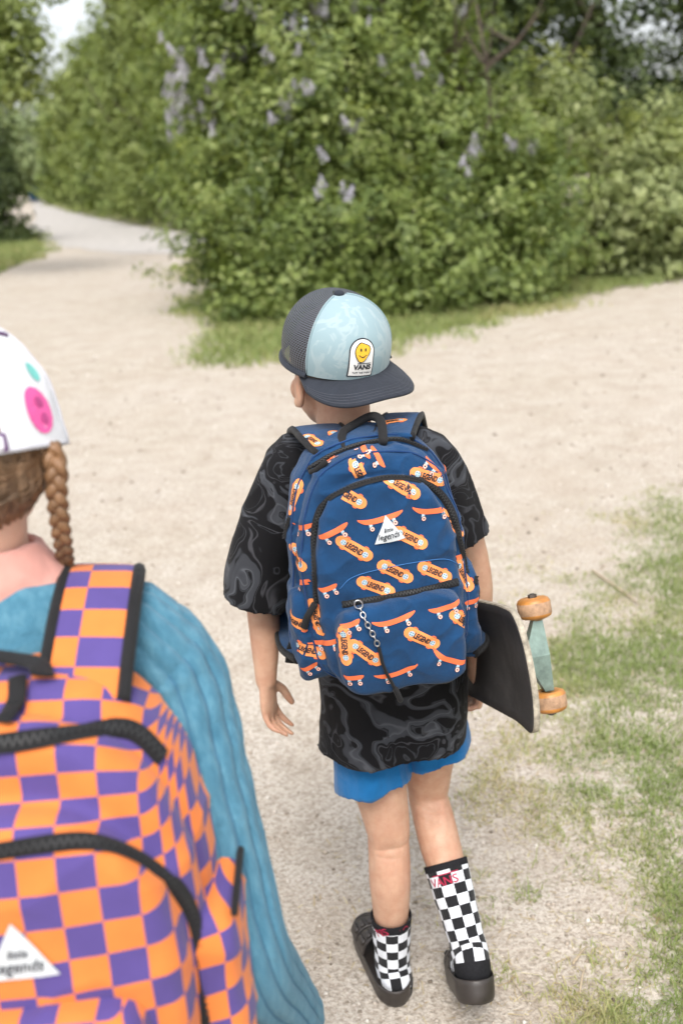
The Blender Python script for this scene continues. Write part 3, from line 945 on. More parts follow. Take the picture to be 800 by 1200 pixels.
# ================================================================== PEOPLE HELPERS
M_SKIN = skin('skin', (0.53, 0.325, 0.225))
M_SKIN_G = skin('skin_fair', (0.62, 0.40, 0.30))
M_EYE = simple('eye_white', (0.75, 0.73, 0.7), 0.2, 0.03, 20, 0)
M_IRIS = simple('eye_iris', (0.05, 0.03, 0.02), 0.2, 0.1, 20, 0)
def frame(yaw, pitch=0, roll=0):
    """person axes: x to their right, y forward, z up"""
    return (Matrix.Rotation(yaw, 3, 'Z') @ Matrix.Rotation(pitch, 3, 'X') @ Matrix.Rotation(roll, 3, 'Y'))
def head_shape(mb, c, M, s):
    E = lambda p, r, m2=None: mb.ell(c + M @ (Vector(p) * s), tuple(k * s for k in r), M @ m2 if m2 else M, 24, 16)
    E((0, -0.010, 0.022), (0.071, 0.088, 0.078))
    E((0, 0.022, -0.030), (0.060, 0.058, 0.072))
    E((0, 0.042, -0.068), (0.040, 0.040, 0.040))
    E((0, 0.066, -0.092), (0.020, 0.016, 0.015))
    for k in (-1, 1):
        E((k * 0.034, 0.052, -0.038), (0.024, 0.024, 0.024))
        E((k * 0.028, 0.066, 0.012), (0.024, 0.012, 0.009))
        E((k * 0.071, -0.008, -0.022), (0.007, 0.017, 0.027), Matrix.Rotation(k * 0.35, 3, 'Z'))
        E((k * 0.074, -0.004, -0.040), (0.006, 0.009, 0.009))
    E((0, 0.081, -0.014), (0.008, 0.010, 0.022))
    E((0, 0.088, -0.032), (0.012, 0.011, 0.009))
    E((0, 0.077, -0.062), (0.019, 0.008, 0.005))
    E((0, 0.075, -0.071), (0.016, 0.008, 0.005))
def eyes(c, M, s, parent):
    for k in (-1, 1):
        mb = MB()
        p = c + M @ (Vector((k * 0.027, 0.066, -0.004)) * s)
        mb.ell(p, (0.0115 * s, 0.0115 * s, 0.0105 * s), M, 14, 10, 0)
        mb.ell(p + M @ Vector((0, 0.0075 * s, 0)), (0.0055 * s, 0.0046 * s, 0.0055 * s), M, 12, 8, 1)
        mb.obj('eye', [M_EYE, M_IRIS], parent)
def hand(mb, wrist, d, palm_n, thumb, s, curl=0.5, spread=0.10, rf=0.0072):
    """palm and five jointed fingers; d along the hand, palm_n out of the palm, thumb = side of the thumb"""
    d = Vector(d).normalized(); pn = Vector(palm_n); pn = (pn - d * pn.dot(d)).normalized(); th = Vector(thumb)
    th = (th - d * th.dot(d) - pn * th.dot(pn)).normalized()
    pl = 0.072 * s
    mb.tube([wrist - d * 0.01 * s, wrist + d * pl * 0.35, wrist + d * pl * 0.75, wrist + d * pl], [(0.019 * s, 0.014 * s), (0.026 * s, 0.014 * s), (0.031 * s, 0.0125 * s), (0.030 * s, 0.010 * s)], 14, side=th, sub=2)
    for k, (off, L, c2) in enumerate([(0.0235, 0.060, 0.8), (0.008, 0.067, 1.0), (-0.008, 0.062, 1.12), (-0.0235, 0.050, 1.25)]):
        p = wrist + d * (pl * (0.97 - 0.05 * abs(k - 1))) + th * off * s
        a = curl * c2 * 0.55
        dd = (d + th * (spread * (1.2 - k * 0.8))).normalized()
        pts = [p - dd * 0.012 * s, p]
        ang = 0
        for seg, l in enumerate((0.45, 0.31, 0.24)):
            ang += a * (1.0, 1.15, 0.8)[seg]
            q = dd * math.cos(ang) + pn * math.sin(ang)
            p = p + q * (L * l * s)
            pts.append(p.copy())
        r0 = rf * s * (1.0 if k < 3 else 0.88)
        mb.tube(pts, [r0 * 1.05, r0 * 1.06, r0, r0 * 0.94, r0 * 0.78], 10, sub=3)
    p = wrist + d * pl * 0.22 + th * 0.021 * s
    t1 = (d * 0.62 + th * 0.62 + pn * 0.35).normalized(); t2 = (d * 0.85 + th * 0.25 + pn * 0.35).normalized()
    mb.tube([p - t1 * 0.012 * s, p, p + t1 * 0.030 * s, p + t1 * 0.030 * s + t2 * 0.022 * s, p + t1 * 0.03 * s + t2 * 0.040 * s], [0.011 * s, 0.0115 * s, 0.0092 * s, 0.0086 * s, 0.0068 * s], 10, sub=3)
def hollow(mb, pts, rad, side, seg=28, sub=4, depth=0.03, e=1.0):
    """cloth tube closed at its start and turned in at its open end"""
    n = len(pts)
    a, b = Vector(pts[-1]), Vector(pts[-2])
    u = (b - a).normalized()
    r = rad[-1] if isinstance(rad[-1], (tuple, list)) else (rad[-1],) * 2
    q = catmull([list(p) + list((r_,) * 2 if not isinstance(r_, (tuple, list)) else r_) for p, r_ in zip(pts, rad)], sub)
    P_ = [Vector(x[:3]) for x in q]; R_ = [(x[3], x[4]) for x in q]
    t = 0.0105
    P_ += [a + u * 0.002, a + u * depth * 0.5, a + u * depth]
    R_ += [(r[0] - t, r[1] - t), (r[0] - t, r[1] - t), (r[0] - t * 1.3, r[1] - t * 1.3)]
    # build rings by hand so that the inner wall runs back up inside
    rings = []
    sv = Vector(side)
    m = len(q)
    for i, (p, rr) in enumerate(zip(P_, R_)):
        if i < m:
            tg = (P_[min(i + 1, m - 1)] - P_[max(i - 1, 0)]).normalized()
        else:
            tg = (P_[m - 1] - P_[m - 2]).normalized()
        x = (sv - tg * sv.dot(tg)).normalized(); y = tg.cross(x)
        rg = []
        for j in range(seg):
            th = 2 * math.pi * j / seg
            cs, sn = math.cos(th), math.sin(th)
            if e != 1: cs = math.copysign(abs(cs) ** e, cs); sn = math.copysign(abs(sn) ** e, sn)
            rg.append(p + x * rr[0] * cs + y * rr[1] * sn)
        rings.append(rg)
    mb.rings(rings)
def wrinkle(amp, f=9.0, stretch=(1, 1, 1)):
    def d(p, n):
        q = Vector((p.x * stretch[0], p.y * stretch[1], p.z * stretch[2])) * f
        a = noise.noise(q + Vector((3.1, 1.7, 9.2)))
        b = noise.noise(q * 2.3)
        r = 1 - abs(noise.noise(q * 0.8 + Vector((b * 0.3, a * 0.4, 5))) * 2)
        return amp * (0.55 * a + 0.3 * b + 0.7 * (max(0, r) ** 3 - 0.2))
    return d

# ================================================================== BOY
SH_L, SH_R = P(334, 548, 1.615), P(508, 534, 1.60)
NECK = P(404, 512, 1.62)
HIP = P(460, 800, 1.645)
HEADC = P(392, 433, 1.635)
EL_L, WR_L = P(309, 700, 1.63), P(312, 797, 1.60)
EL_R, WR_R = P(556, 668, 1.64), P(560, 790, 1.67)
K_L, A_L = P(455, 985, 1.575), P(460, 1138, 1.555)
K_R, A_R = P(502, 936, 1.66), P(551, 1118, 1.475)
HJ_L, HJ_R = HIP + Vector((-0.054, 0, -0.03)), HIP + Vector((0.060, 0, -0.03))
print('boy neck', NECK, 'hip', HIP, 'head', HEADC, 'knees', K_L, K_R, 'ankles', A_L, A_R)
BY = Vector((G(460, 1150).x, G(460, 1150).y, 0))
HM = frame(R(27), R(4), R(-3))
boy = thing('person', 'child walking away in swirl-print tee and blue shorts, skateboard under one arm', 'person', tuple(BY))
mb = MB()
head_shape(mb, HEADC, HM, 1.0)
mb.tube([NECK + Vector((0.006, 0.0, -0.05)), NECK + Vector((0, 0.0, 0.01)), HEADC + HM @ Vector((0, -0.022, -0.05)), HEADC + HM @ Vector((0, -0.02, 0))], [0.056, 0.047, 0.045, 0.05], 20, sub=3)
CHEST = NECK.lerp(HIP, 0.35)
mb.tube([NECK + Vector((0, 0, -0.015)), NECK.lerp(HIP, 0.12), CHEST, NECK.lerp(HIP, 0.68), HIP], [(0.05, 0.045), (0.115, 0.062), (0.118, 0.075), (0.094, 0.068), (0.100, 0.076)], 24, side=(1, 0, 0.0), sub=4)
def limb(pts, rad): mb.tube(pts, rad, 18, sub=4)
limb([SH_L + Vector((0.03, 0, 0.0)), SH_L.lerp(EL_L, 0.5), EL_L, EL_L.lerp(WR_L, 0.35), WR_L], [0.042, 0.035, 0.029, 0.0285, 0.0195])
limb([SH_R + Vector((-0.03, 0, 0.0)), SH_R.lerp(EL_R, 0.5), EL_R, EL_R.lerp(WR_R, 0.35), WR_R], [0.042, 0.035, 0.029, 0.029, 0.0205])
limb([HJ_L, HJ_L.lerp(K_L, 0.5), K_L + Vector((0, 0.004, 0.03)), K_L, K_L.lerp(A_L, 0.28) + Vector((0, -0.012, 0)), K_L.lerp(A_L, 0.7), A_L], [0.066, 0.055, 0.0425, 0.0395, 0.0400, 0.0305, 0.025])
limb([HJ_R, HJ_R.lerp(K_R, 0.5), K_R + Vector((0, 0.004, 0.03)), K_R, K_R.lerp(A_R, 0.28) + Vector((0, -0.012, -0.006)), K_R.lerp(A_R, 0.7), A_R], [0.066, 0.055, 0.0425, 0.0395, 0.0400, 0.0305, 0.025])
hand(mb, WR_L, P(317, 838, 1.595) - WR_L, (0.9, -0.35, 0.1), (0.25, 0.9, 0), 0.90, 0.62, 0.22, 0.0068)
hand(mb, WR_R, P(560, 822, 1.69) - WR_R, (-1, 0.05, 0.1), (0.1, 0.9, 0.1), 0.93, 1.5)
# foot bones inside the socks
HEEL_L, TOE_L = G(466, 1172), G(433, 1096)
FD_L = (TOE_L - HEEL_L); FD_L.z = 0; FD_L.normalize()
HEEL_R = P(556, 1152, 1.468)
FD_R = Vector((-0.02, 0.85, -0.53)).normalized()
mb.tube([A_L, A_L + FD_L * 0.05 + Vector((0, 0, -0.02)), A_L + FD_L * 0.13 + Vector((0, 0, -0.03))], [0.03, 0.028, 0.018], 14, sub=2)
mb.tube([A_R, A_R + FD_R * 0.06 + Vector((0, 0, -0.01)), A_R + FD_R * 0.13], [0.03, 0.026, 0.018], 14, sub=2)
def flesh(p, n):
    d = 0.0
    for k, s_ in ((K_L, 1), (K_R, -1)):
        r = p - k
        if abs(r.z) < 0.09 and abs(r.x) < 0.06 and abs(r.y) < 0.08 and n.y < -0.2:
            e = math.exp(-(r.x / 0.03) ** 2)
            d -= 0.0022 * e * (math.exp(-((r.z - 0.006 - 0.10 * r.x * s_) / 0.0032) ** 2) + 0.6 * math.exp(-((r.z + 0.010 + 0.1 * r.x) / 0.0028) ** 2))
            d -= 0.0035 * math.exp(-(r.x / 0.013) ** 2 - (r.z / 0.03) ** 2)
            d += 0.0022 * (math.exp(-((r.x - 0.024) / 0.008) ** 2) + math.exp(-((r.x + 0.024) / 0.008) ** 2)) * math.exp(-(r.z / 0.035) ** 2)
    for e_ in (EL_L, EL_R):
        r = p - e_
        if r.length < 0.06 and n.y < 0.2:
            d += 0.003 * math.exp(-(r.length / 0.035) ** 2) * max(0, -n.y)
    return d + 0.0006 * noise.noise(p * 40) + 0.0012 * noise.noise(p * 14)
me = remesh(mb, 0.0032, 4, flesh)
me.materials.append(M_SKIN)
put('body', me, boy)
eyes(HEADC, HM, 1.0, boy)
M_HAIR = simple('brown_hair', (0.055, 0.035, 0.022), 0.6, 0.4, 180, 0.5, 0.002)
mb = MB()
mb.ell(HEADC + HM @ Vector((0, -0.014, 0.030)), (0.0745, 0.091, 0.080), HM, 28, 18)
me = remesh(mb, 0.005, 2, wrinkle(0.002, 60)); me.materials.append(M_HAIR); put('hair', me, boy)

# ---- tee shirt with marbled swirls
def swirl():
    m, n, b = mat('swirl_print_cotton')
    c = coords(n, 'Object', (1.0, 1.0, 1.35))
    w1 = n.nodes.new('ShaderNodeTexNoise'); w1.inputs['Scale'].default_value = 4.0; w1.inputs['Detail'].default_value = 2.5
    n.links.new(c, w1.inputs['Vector'])
    vm = n.nodes.new('ShaderNodeVectorMath'); vm.operation = 'MULTIPLY_ADD'
    n.links.new(w1.outputs['Color'], vm.inputs[0]); vm.inputs[1].default_value = (0.75, 0.75, 0.75)
    n.links.new(c, vm.inputs[2])
    f = noi(n, 5.0, 2.0, 0.5, vm.outputs[0], 1.6)
    f2 = noi(n, 5.0, 1.5, 0.5, vm.outputs[0], 1.4)
    k = (0.0045, 0.0045, 0.0055)
    a = ramp(n, f, [(0.0, k), (0.40, k), (0.41, (0.034, 0.036, 0.042)), (0.425, k), (0.545, k), (0.56, (0.032, 0.034, 0.040)), (0.64, (0.046, 0.050, 0.058)), (0.65, k), (0.665, (0.034, 0.036, 0.042)), (0.68, k)])
    l = ramp(n, f2, [(0.485, (0, 0, 0)), (0.497, (0.16, 0.16, 0.18)), (0.51, (0, 0, 0)), (0.62, (0, 0, 0)), (0.63, (0.12, 0.12, 0.13)), (0.645, (0, 0, 0))])
    a = mix(n, 0.28, a, l, 'ADD')
    n.links.new(a, b.inputs['Base Color'])
    b.inputs['Roughness'].default_value = 0.88
    b.inputs['Specular IOR Level'].default_value = 0.2
    b.inputs['Sheen Weight'].default_value = 0.03
    cc = coords(n)
    bump(n, b, noi(n, 420, 3, 0.6, cc), 0.25, 0.0006)
    return m
M_TEE = swirl()
mb = MB()
HEM = HIP + Vector((-0.012, -0.020, -0.108))
hollow(mb, [NECK + Vector((0, 0, 0.006)), NECK.lerp(HIP, 0.05), NECK.lerp(HIP, 0.16), CHEST, NECK.lerp(HIP, 0.65), HIP + Vector((0, -0.004, 0.0)), HEM],
       [(0.058, 0.050), (0.082, 0.058), (0.122, 0.076), (0.130, 0.092), (0.132, 0.102), (0.139, 0.120), (0.142, 0.134)], (1, 0, -0.02), 40, 4, 0.05)
SE_L = P(300, 700, 1.615); SE_R = P(538, 628, 1.615)
hollow(mb, [NECK.lerp(SH_L, 0.45) + Vector((0, 0, -0.02)), SH_L + Vector((0.012, 0, -0.004)), SH_L.lerp(SE_L, 0.5), SE_L], [0.058, (0.050, 0.056), (0.057, 0.066), (0.061, 0.072)], (0.9, 0, -0.4), 26, 4, 0.04)
hollow(mb, [NECK.lerp(SH_R, 0.45) + Vector((0, 0, -0.02)), SH_R + Vector((-0.012, 0, -0.004)), SH_R.lerp(SE_R, 0.5), SE_R], [0.056, (0.048, 0.054), (0.047, 0.058), (0.049, 0.064)], (0.9, 0, 0.3), 26, 4, 0.04)
mb.tube([NECK.lerp(SH_L, 0.1) + Vector((0, 0, -0.03)), SH_L + Vector((0.02, 0, -0.015))], [0.056, 0.05], 16)
mb.tube([NECK.lerp(SH_R, 0.1) + Vector((0, 0, -0.03)), SH_R + Vector((-0.02, 0, -0.015))], [0.056, 0.05], 16)
def hemwave(p, n):
    f = max(0, min(1, (0.75 - p.z) / 0.2))
    return wrinkle(0.008 * (1 - 0.6 * f), 8, (1.3, 1.3, 0.6))(p, n) + f * 0.006 * math.sin(p.x * 38 + 1)
me = remesh(mb, 0.004, 5, hemwave)
for v in me.vertices:
    f = max(0.0, min(1.0, (0.72 - v.co.z) / 0.15))
    v.co.z += (v.co.x - HIP.x) * 0.22 * f
me.materials.append(M_TEE)
tee = put('tee_shirt', me, boy)
# collar band
mb = MB()
pts = [NECK + Vector((0.050 * math.cos(a), 0.043 * math.sin(a), 0.012 + 0.008 * math.sin(-a))) for a in np.linspace(0, 2 * math.pi, 25)]
mb.tube(pts, 0.006, 8, cap=False); mb.obj('collar', fabric('black_rib', (0.008, 0.008, 0.009)), tee)

# ---- blue shorts
M_SHORT = fabric('blue_jersey', (0.005, 0.118, 0.315), 0.14, 1500, 0.3, 0.9, 0.2)
mb = MB()
mb.tube([HIP + Vector((0, 0, 0.06)), HIP, HIP + Vector((0, 0, -0.05))], [(0.102, 0.078), (0.110, 0.084), (0.108, 0.084)], 24, side=(1, 0, 0), sub=3)
SL = P(436, 916, 1.60); SR = P(508, 880, 1.645)
hollow(mb, [HJ_L + Vector((0, 0, 0.03)), HJ_L.lerp(SL, 0.5), SL], [(0.066, 0.078), (0.070, 0.082), (0.074, 0.088)], (1, 0, 0), 26, 4, 0.04)
hollow(mb, [HJ_R + Vector((0, 0, 0.03)), HJ_R.lerp(SR, 0.5), SR], [(0.066, 0.078), (0.068, 0.080), (0.070, 0.086)], (1, 0, 0), 26, 4, 0.04)
def sw(p, n): return wrinkle(0.005, 9, (1.5, 1.5, 0.5))(p, n) + 0.005 * max(0, min(1, (0.56 - p.z) / 0.1)) * math.sin(p.x * 70)
me = remesh(mb, 0.004, 4, sw)
for v in me.vertices:
    v.co.z += (v.co.x - HIP.x) * 0.12 * max(0.0, min(1.0, (0.60 - v.co.z) / 0.12))
me.materials.append(M_SHORT); put('shorts', me, boy)

# ---- checkered socks
def check_mat(name, c0, c1, edge=0.02, knit=True, rough=0.9, su=1.0, sv=1.0, sheen=0.1, bw=0.3):
    m, n, b = mat(name)
    uv = n.nodes.new('ShaderNodeUVMap')
    s = n.nodes.new('ShaderNodeSeparateXYZ')
    mp = n.nodes.new('ShaderNodeVectorMath'); mp.operation = 'MULTIPLY_ADD'
    nz = n.nodes.new('ShaderNodeTexNoise'); nz.inputs['Scale'].default_value = 3.0; nz.inputs['Detail'].default_value = 4
    n.links.new(uv.outputs[0], nz.inputs['Vector'])
    n.links.new(nz.outputs['Color'], mp.inputs[0]); mp.inputs[1].default_value = (edge * 3, edge * 3, 0); n.links.new(uv.outputs[0], mp.inputs[2])
    n.links.new(mp.outputs[0], s.inputs[0])
    a = math_n(n, 'FLOOR', math_n(n, 'MULTIPLY', s.outputs[0], su)); d = math_n(n, 'FLOOR', math_n(n, 'MULTIPLY', s.outputs[1], sv))
    k = math_n(n, 'ABSOLUTE', math_n(n, 'MODULO', math_n(n, 'ADD', math_n(n, 'ADD', a, d), 200), 2.0))
    k = math_n(n, 'GREATER_THAN', k, 0.5)
    col = mix(n, k, c0, c1)
    v = noi(n, 35, 4, 0.6, coords(n))
    col = mix(n, 0.5, col, ramp(n, v, [(0.3, (0.78, 0.78, 0.78)), (0.7, (1, 1, 1))]), 'MULTIPLY')
    n.links.new(col, b.inputs['Base Color'])
    b.inputs['Roughness'].default_value = rough
    b.inputs['Specular IOR Level'].default_value = 0.25
    b.inputs['Sheen Weight'].default_value = sheen
    if knit:
        wv = n.nodes.new('ShaderNodeTexWave'); wv.inputs['Scale'].default_value = 1.2; wv.bands_direction = 'X'
        n.links.new(uv.outputs[0], wv.inputs['Vector'])
        bump(n, b, math_n(n, 'ADD', wv.outputs['Fac'], noi(n, 500, 2, 0.5, coords(n))), 0.5, 0.0012)
    else:
        bump(n, b, noi(n, 500, 3, 0.6, coords(n)), bw, 0.0006)
    return m
M_SOCK = check_mat('checkered_knit', (0.012, 0.012, 0.014), (0.72, 0.74, 0.78))
M_SOCKB = simple('black_knit', (0.013, 0.013, 0.015), 0.92, 0.3, 300, 0.4, 0.001, spec=0.2)
M_RED = simple('red_thread', (0.36, 0.012, 0.05), 0.85, 0.2, 200, 0.2)
def sock(top, ankle, fd, updir, sgn, rt, text_px, label=None):
    up = (top - ankle).normalized()
    heel = ankle - fd * 0.020 - updir * 0.030
    pts = [top, top.lerp(ankle, 0.33), top.lerp(ankle, 0.68), ankle + up * 0.012, ankle - updir * 0.014 - fd * 0.012, ankle + fd * 0.030 - updir * 0.026, ankle + fd * 0.075 - updir * 0.033, ankle + fd * 0.12 - updir * 0.038, ankle + fd * 0.145 - updir * 0.040]
    rad = [(rt[0], rt[0]), (rt[1], rt[1]), (rt[2], rt[2] * 1.05), (0.034, 0.039), (0.034, 0.049), (0.034, 0.035), (0.035, 0.027), (0.034, 0.021), (0.026, 0.014)]
    side = fd.cross(updir).normalized()
    mb = MB()
    q = catmull([list(p) + list(r) for p, r in zip(pts, rad)], 5)
    seg = 36
    Ls = [0.0]
    for a, b in zip(q[:-1], q[1:]): Ls.append(Ls[-1] + float(np.linalg.norm(a[:3] - b[:3])))
    rings = []
    for i, x in enumerate(q):
        p = Vector(x[:3])
        t = (Vector(q[min(i + 1, len(q) - 1)][:3]) - Vector(q[max(i - 1, 0)][:3])).normalized()
        a = (side - t * side.dot(t)).normalized(); bb_ = t.cross(a)
        k = 1.0 + 0.018 * math.sin(Ls[i] * 130) * (Ls[i] > 0.05)
        rings.append([p + a * (x[3] * k * math.cos(2 * math.pi * j / seg)) + bb_ * (x[4] * k * math.sin(2 * math.pi * j / seg)) for j in range(seg)])
    # inner turned-in top
    t0 = (top - ankle).normalized()
    inner = [[top + (v - top) * 0.90 - t0 * 0.012 for v in rings[0]], [top + (v - top) * 0.93 for v in rings[0]]]
    lip = [[top + (v - top) * 0.985 + t0 * 0.002 for v in rings[0]]]
    allr = inner + lip + rings
    n = len(allr); seg_n = seg
    V = [v for r in allr for v in r]; F = []; Mi = []; U = []
    L2 = [0, 0, 0] + Ls
    for i in range(n - 1):
        for j in range(seg):
            F.append((i * seg + j, i * seg + (j + 1) % seg, (i + 1) * seg + (j + 1) % seg, (i + 1) * seg + j))
            uu = lambda jj: jj / seg * 10 + 0.5
            U.append(((uu(j), L2[i] / 0.0195), (uu(j + 1), L2[i] / 0.0195), (uu(j + 1), L2[i + 1] / 0.0195), (uu(j), L2[i + 1] / 0.0195)))
            c = (allr[i][j] + allr[i + 1][(j + 1) % seg]) / 2
            rel = c - ankle
            black = L2[i + 1] < 0.0195 or (rel.dot(fd) < 0.004 and rel.dot(updir) < -0.004) or rel.dot(updir) < -0.045 or rel.dot(fd) > 0.11
            Mi.append(1 if black else 0)
    for f, m_, u in zip(F, Mi, U): pass
    o = len(mb.v)
    mb.v += [tuple(v) for v in V]; mb.f += F; mb.m += Mi; mb.uv += U
    me = mb.mesh('sock', [M_SOCK, M_SOCKB])
    bv = bvh_of(me)
    s = put('sock', me, boy)
    tb = MB()
    for (x, y, x2, y2, txt) in text_px:
        h, no = hit(bv, x, y); h2, _ = hit(bv, x2, y2)
        if h is None: continue
        T = (h2 - h) if h2 is not None else Vector((1, 0, 0))
        v2, f2 = text2d(txt, 0.012)
        Wd = 0.0135 * len(txt)
        decal(tb, bv, h, T, no, v2 * Wd, f2, 0, 0.001, 0.05, 6)
        xs = [-Wd * 0.35 + Wd * 0.9 * i / 8 for i in range(9)]
        vv, ff = strip2d(xs, [Wd * 0.205] * 9, [Wd * 0.245] * 9, 1)
        decal(tb, bv, h, T, no, vv, ff, 0, 0.001, 0.05, 6)
    if tb.v: tb.obj('lettering', M_RED, s)
UPZ = Vector((0, 0, 1))
ST_L, ST_R = K_L.lerp(A_L, 0.54) + Vector((0, -0.006, 0)), K_R.lerp(A_R, 0.40) + Vector((0, -0.008, -0.003))
FU_R = (Vector((0, 0, 1)) - FD_R * FD_R.z).normalized()
sock(ST_L, A_L + Vector((0, 0, 0.006)), FD_L, UPZ, 1, (0.0400, 0.0370, 0.0345), [(447, 1093, 455, 1091, 'NS'), (472, 1086, 477, 1083, 'VA')])
sock(ST_R, A_R, FD_R, FU_R, 1, (0.0430, 0.0390, 0.0350), [(519, 1033, 526, 1031, 'VANS')])

# ---- slide sandals
M_SLIDE = simple('dark_rubber', (0.032, 0.026, 0.023), 0.45, 0.25, 30, 0.15, 0.001)
def sandal(heel, fd, updir, L, side_sgn):
    sd_ = fd.cross(updir).normalized()
    C = lambda f, s_, u: heel + fd * f + sd_ * s_ + updir * u
    def half(f):          # half width along the foot
        t = f / L
        return 0.0 if t <= 0 or t >= 1 else 0.040 * (min(1, (math.sqrt(max(0, 1 - ((0.20 - t) / 0.20) ** 2)) if t < 0.20 else 1.0)) * (0.84 + 0.22 * t) * (math.sqrt(max(0, 1 - ((t - 0.72) / 0.28) ** 2)) if t > 0.72 else 1.0))
    N_ = 26
    fs = [L * (0.5 - 0.5 * math.cos(math.pi * i / N_)) for i in range(N_ + 1)]
    def outline(scale, u, ext=0.0):
        r, l = [], []
        for f in fs:
            h = half(f) * scale + (ext if 0 < f < L else 0)
            ff = L / 2 + (f - L / 2) * (1 - (1 - scale) * 0.6)
            r.append(C(ff, h, u)); l.append(C(ff, -h, u))
        return r + l[-2:0:-1]
    mb = MB()
    mb.rings([outline(0.95, -0.036), outline(1.0, -0.030), outline(1.03, -0.018), outline(1.04, -0.004), outline(1.05, 0.004), outline(1.02, 0.0065), outline(0.97, 0.004), outline(0.93, -0.006)])
    base = mb.obj('sandal', M_SLIDE, boy)
    st = MB()
    f0, f1 = L * 0.50, L * 0.86
    n1, n2 = 10, 22
    def arch(f, a, k):
        h = half(min(f, L * 0.80)) * 1.04 + k; hh = 0.050 - 0.018 * (f - f0) / (f1 - f0) + k
        return C(f, h * math.copysign(abs(math.cos(a)) ** 0.8, math.cos(a)), -0.004 + hh * max(0, math.sin(a)) ** 0.8)
    for f in ([f0, f0 + (f1 - f0) * 0.47], [f0 + (f1 - f0) * 0.55, f1]):
        pass
    def band(fa, fb):
        rows = []
        for i in range(n1 + 1):
            ff = fa + (fb - fa) * i / n1
            rows.append([arch(ff, math.pi * j / n2, 0.0) for j in range(n2 + 1)] + [arch(ff, math.pi * j / n2, -0.005) for j in range(n2, -1, -1)])
        st.rings(rows)
    mid = f0 + (f1 - f0) * 0.5
    band(f0, mid - 0.003); band(mid + 0.003, f1)
    for fa, fb in ((f0 + 0.005, mid - 0.007), (mid + 0.007, f1 - 0.006)):
        for k in range(5):
            a0 = math.pi * (0.18 + 0.14 * k); a1 = a0 + math.pi * 0.105
            c = [arch(fa, a0, 0), arch(fb, a0, 0), arch(fb, a1, 0), arch(fa, a1, 0)]
            d = [arch(fa + .002, a0 + .04, 0.004), arch(fb - .002, a0 + .04, 0.004), arch(fb - .002, a1 - .04, 0.004), arch(fa + .002, a1 - .04, 0.004)]
            st.rings([c, d])
    st.obj('strap', M_SLIDE, base)
hl = G(468, 1180, 0.0) + Vector((0, 0, 0.037)) - FD_L * 0.004
sandal(hl, FD_L, UPZ, 0.222, 1)
hr = A_R - FD_R * 0.062 - FU_R * 0.038
sandal(hr, FD_R, FU_R, 0.222, -1)
tip = hr + FD_R * 0.222 - FU_R * 0.03
print('raised sandal toe z', tip.z)

# ================================================================== CAP (boy)
M_NAVY = fabric('navy_twill', (0.020, 0.024, 0.034), 0.15, 2200, 0.3, 0.8, 0.1)
def cap_blue():
    m, n, b = mat('pale_blue_foam')
    c = coords(n)
    f = noi(n, 20, 2, 0.5, c, 2.5)
    col = ramp(n, f, [(0.0, (0.22, 0.315, 0.345)), (0.52, (0.23, 0.325, 0.355)), (0.58, (0.275, 0.36, 0.385)), (0.66, (0.285, 0.37, 0.39)), (0.72, (0.23, 0.325, 0.355))])
    n.links.new(col, b.inputs['Base Color']); b.inputs['Roughness'].default_value = 0.75
    b.inputs['Sheen Weight'].default_value = 0.15
    bump(n, b, noi(n, 600, 3, 0.6, c), 0.2, 0.0006)
    return m
M_CAPB = cap_blue()
def mesh_mat():
    m, n, b = mat('black_mesh_net')
    uv = n.nodes.new('ShaderNodeUVMap')
    v = n.nodes.new('ShaderNodeTexVoronoi'); v.inputs['Scale'].default_value = 1.0; v.inputs['Randomness'].default_value = 0.0
    n.links.new(uv.outputs[0], v.inputs['Vector'])
    hole = ramp(n, v.outputs['Distance'], [(0.30, (1, 1, 1)), (0.42, (0, 0, 0))])
    col = mix(n, hole, (0.085, 0.092, 0.110), (0.004, 0.004, 0.005))
    n.links.new(col, b.inputs['Base Color']); b.inputs['Roughness'].default_value = 0.5
    bump(n, b, v.outputs['Distance'], 0.6, 0.0008)
    tr = n.nodes.new('ShaderNodeBsdfTransparent'); mx = n.nodes.new('ShaderNodeMixShader')
    n.links.new(math_n(n, 'MULTIPLY', hole, 0.55), mx.inputs[0]); n.links.new(b.outputs[0], mx.inputs[1]); n.links.new(tr.outputs[0], mx.inputs[2])
    n.links.new(mx.outputs[0], n.nodes['Material Output'].inputs['Surface'])
    return m
M_NET = mesh_mat()
M_WHITE = simple('white_twill', (0.72, 0.72, 0.70), 0.85, 0.06, 200, 0.2)
M_YEL = simple('yellow_thread', (0.72, 0.42, 0.03), 0.8, 0.12, 250, 0.2)
M_INK = simple('ink_thread', (0.012, 0.014, 0.022), 0.85, 0.2, 250, 0.2)
CA, CB, CH = 0.098, 0.085, 0.112
CAPC = HEADC + HM @ Vector((0, -0.006, 0.022))
# cap axes: x = brim direction, z = up
bx = HM @ Vector((0.03, -1, 0)); bx = (bx - Vector((0, 0, 1)) * 0.17).normalized()
bz = (HM @ Vector((0, 0, 1))); bz = (bz - bx * bz.dot(bx)).normalized(); by = bz.cross(bx)
CC = lambda x, y, z: CAPC + bx * x + by * y + bz * z
def crown(phi, t, k=0.0):
    s = max(0.0, 1 - t ** 2.5) ** (1 / 2.3)
    bulge = 1 + 0.03 * math.sin(math.pi * min(1, t * 1.2))
    front = 0.5 + 0.5 * math.cos(phi)
    return CC((CA + k) * s * bulge * math.cos(phi) + 0.010 * t * front, (CB + k) * s * bulge * math.sin(phi), (CH + k) * t + 0.004 * front * (1 - t))
cap = thing('baseball_cap', 'pale blue and black mesh trucker cap worn backwards with an arched smiley patch', 'cap', tuple(CAPC))
PHF = R(64)
nT, nP = 22, 30
ts = [math.sin(math.pi / 2 * i / nT) for i in range(nT + 1)]
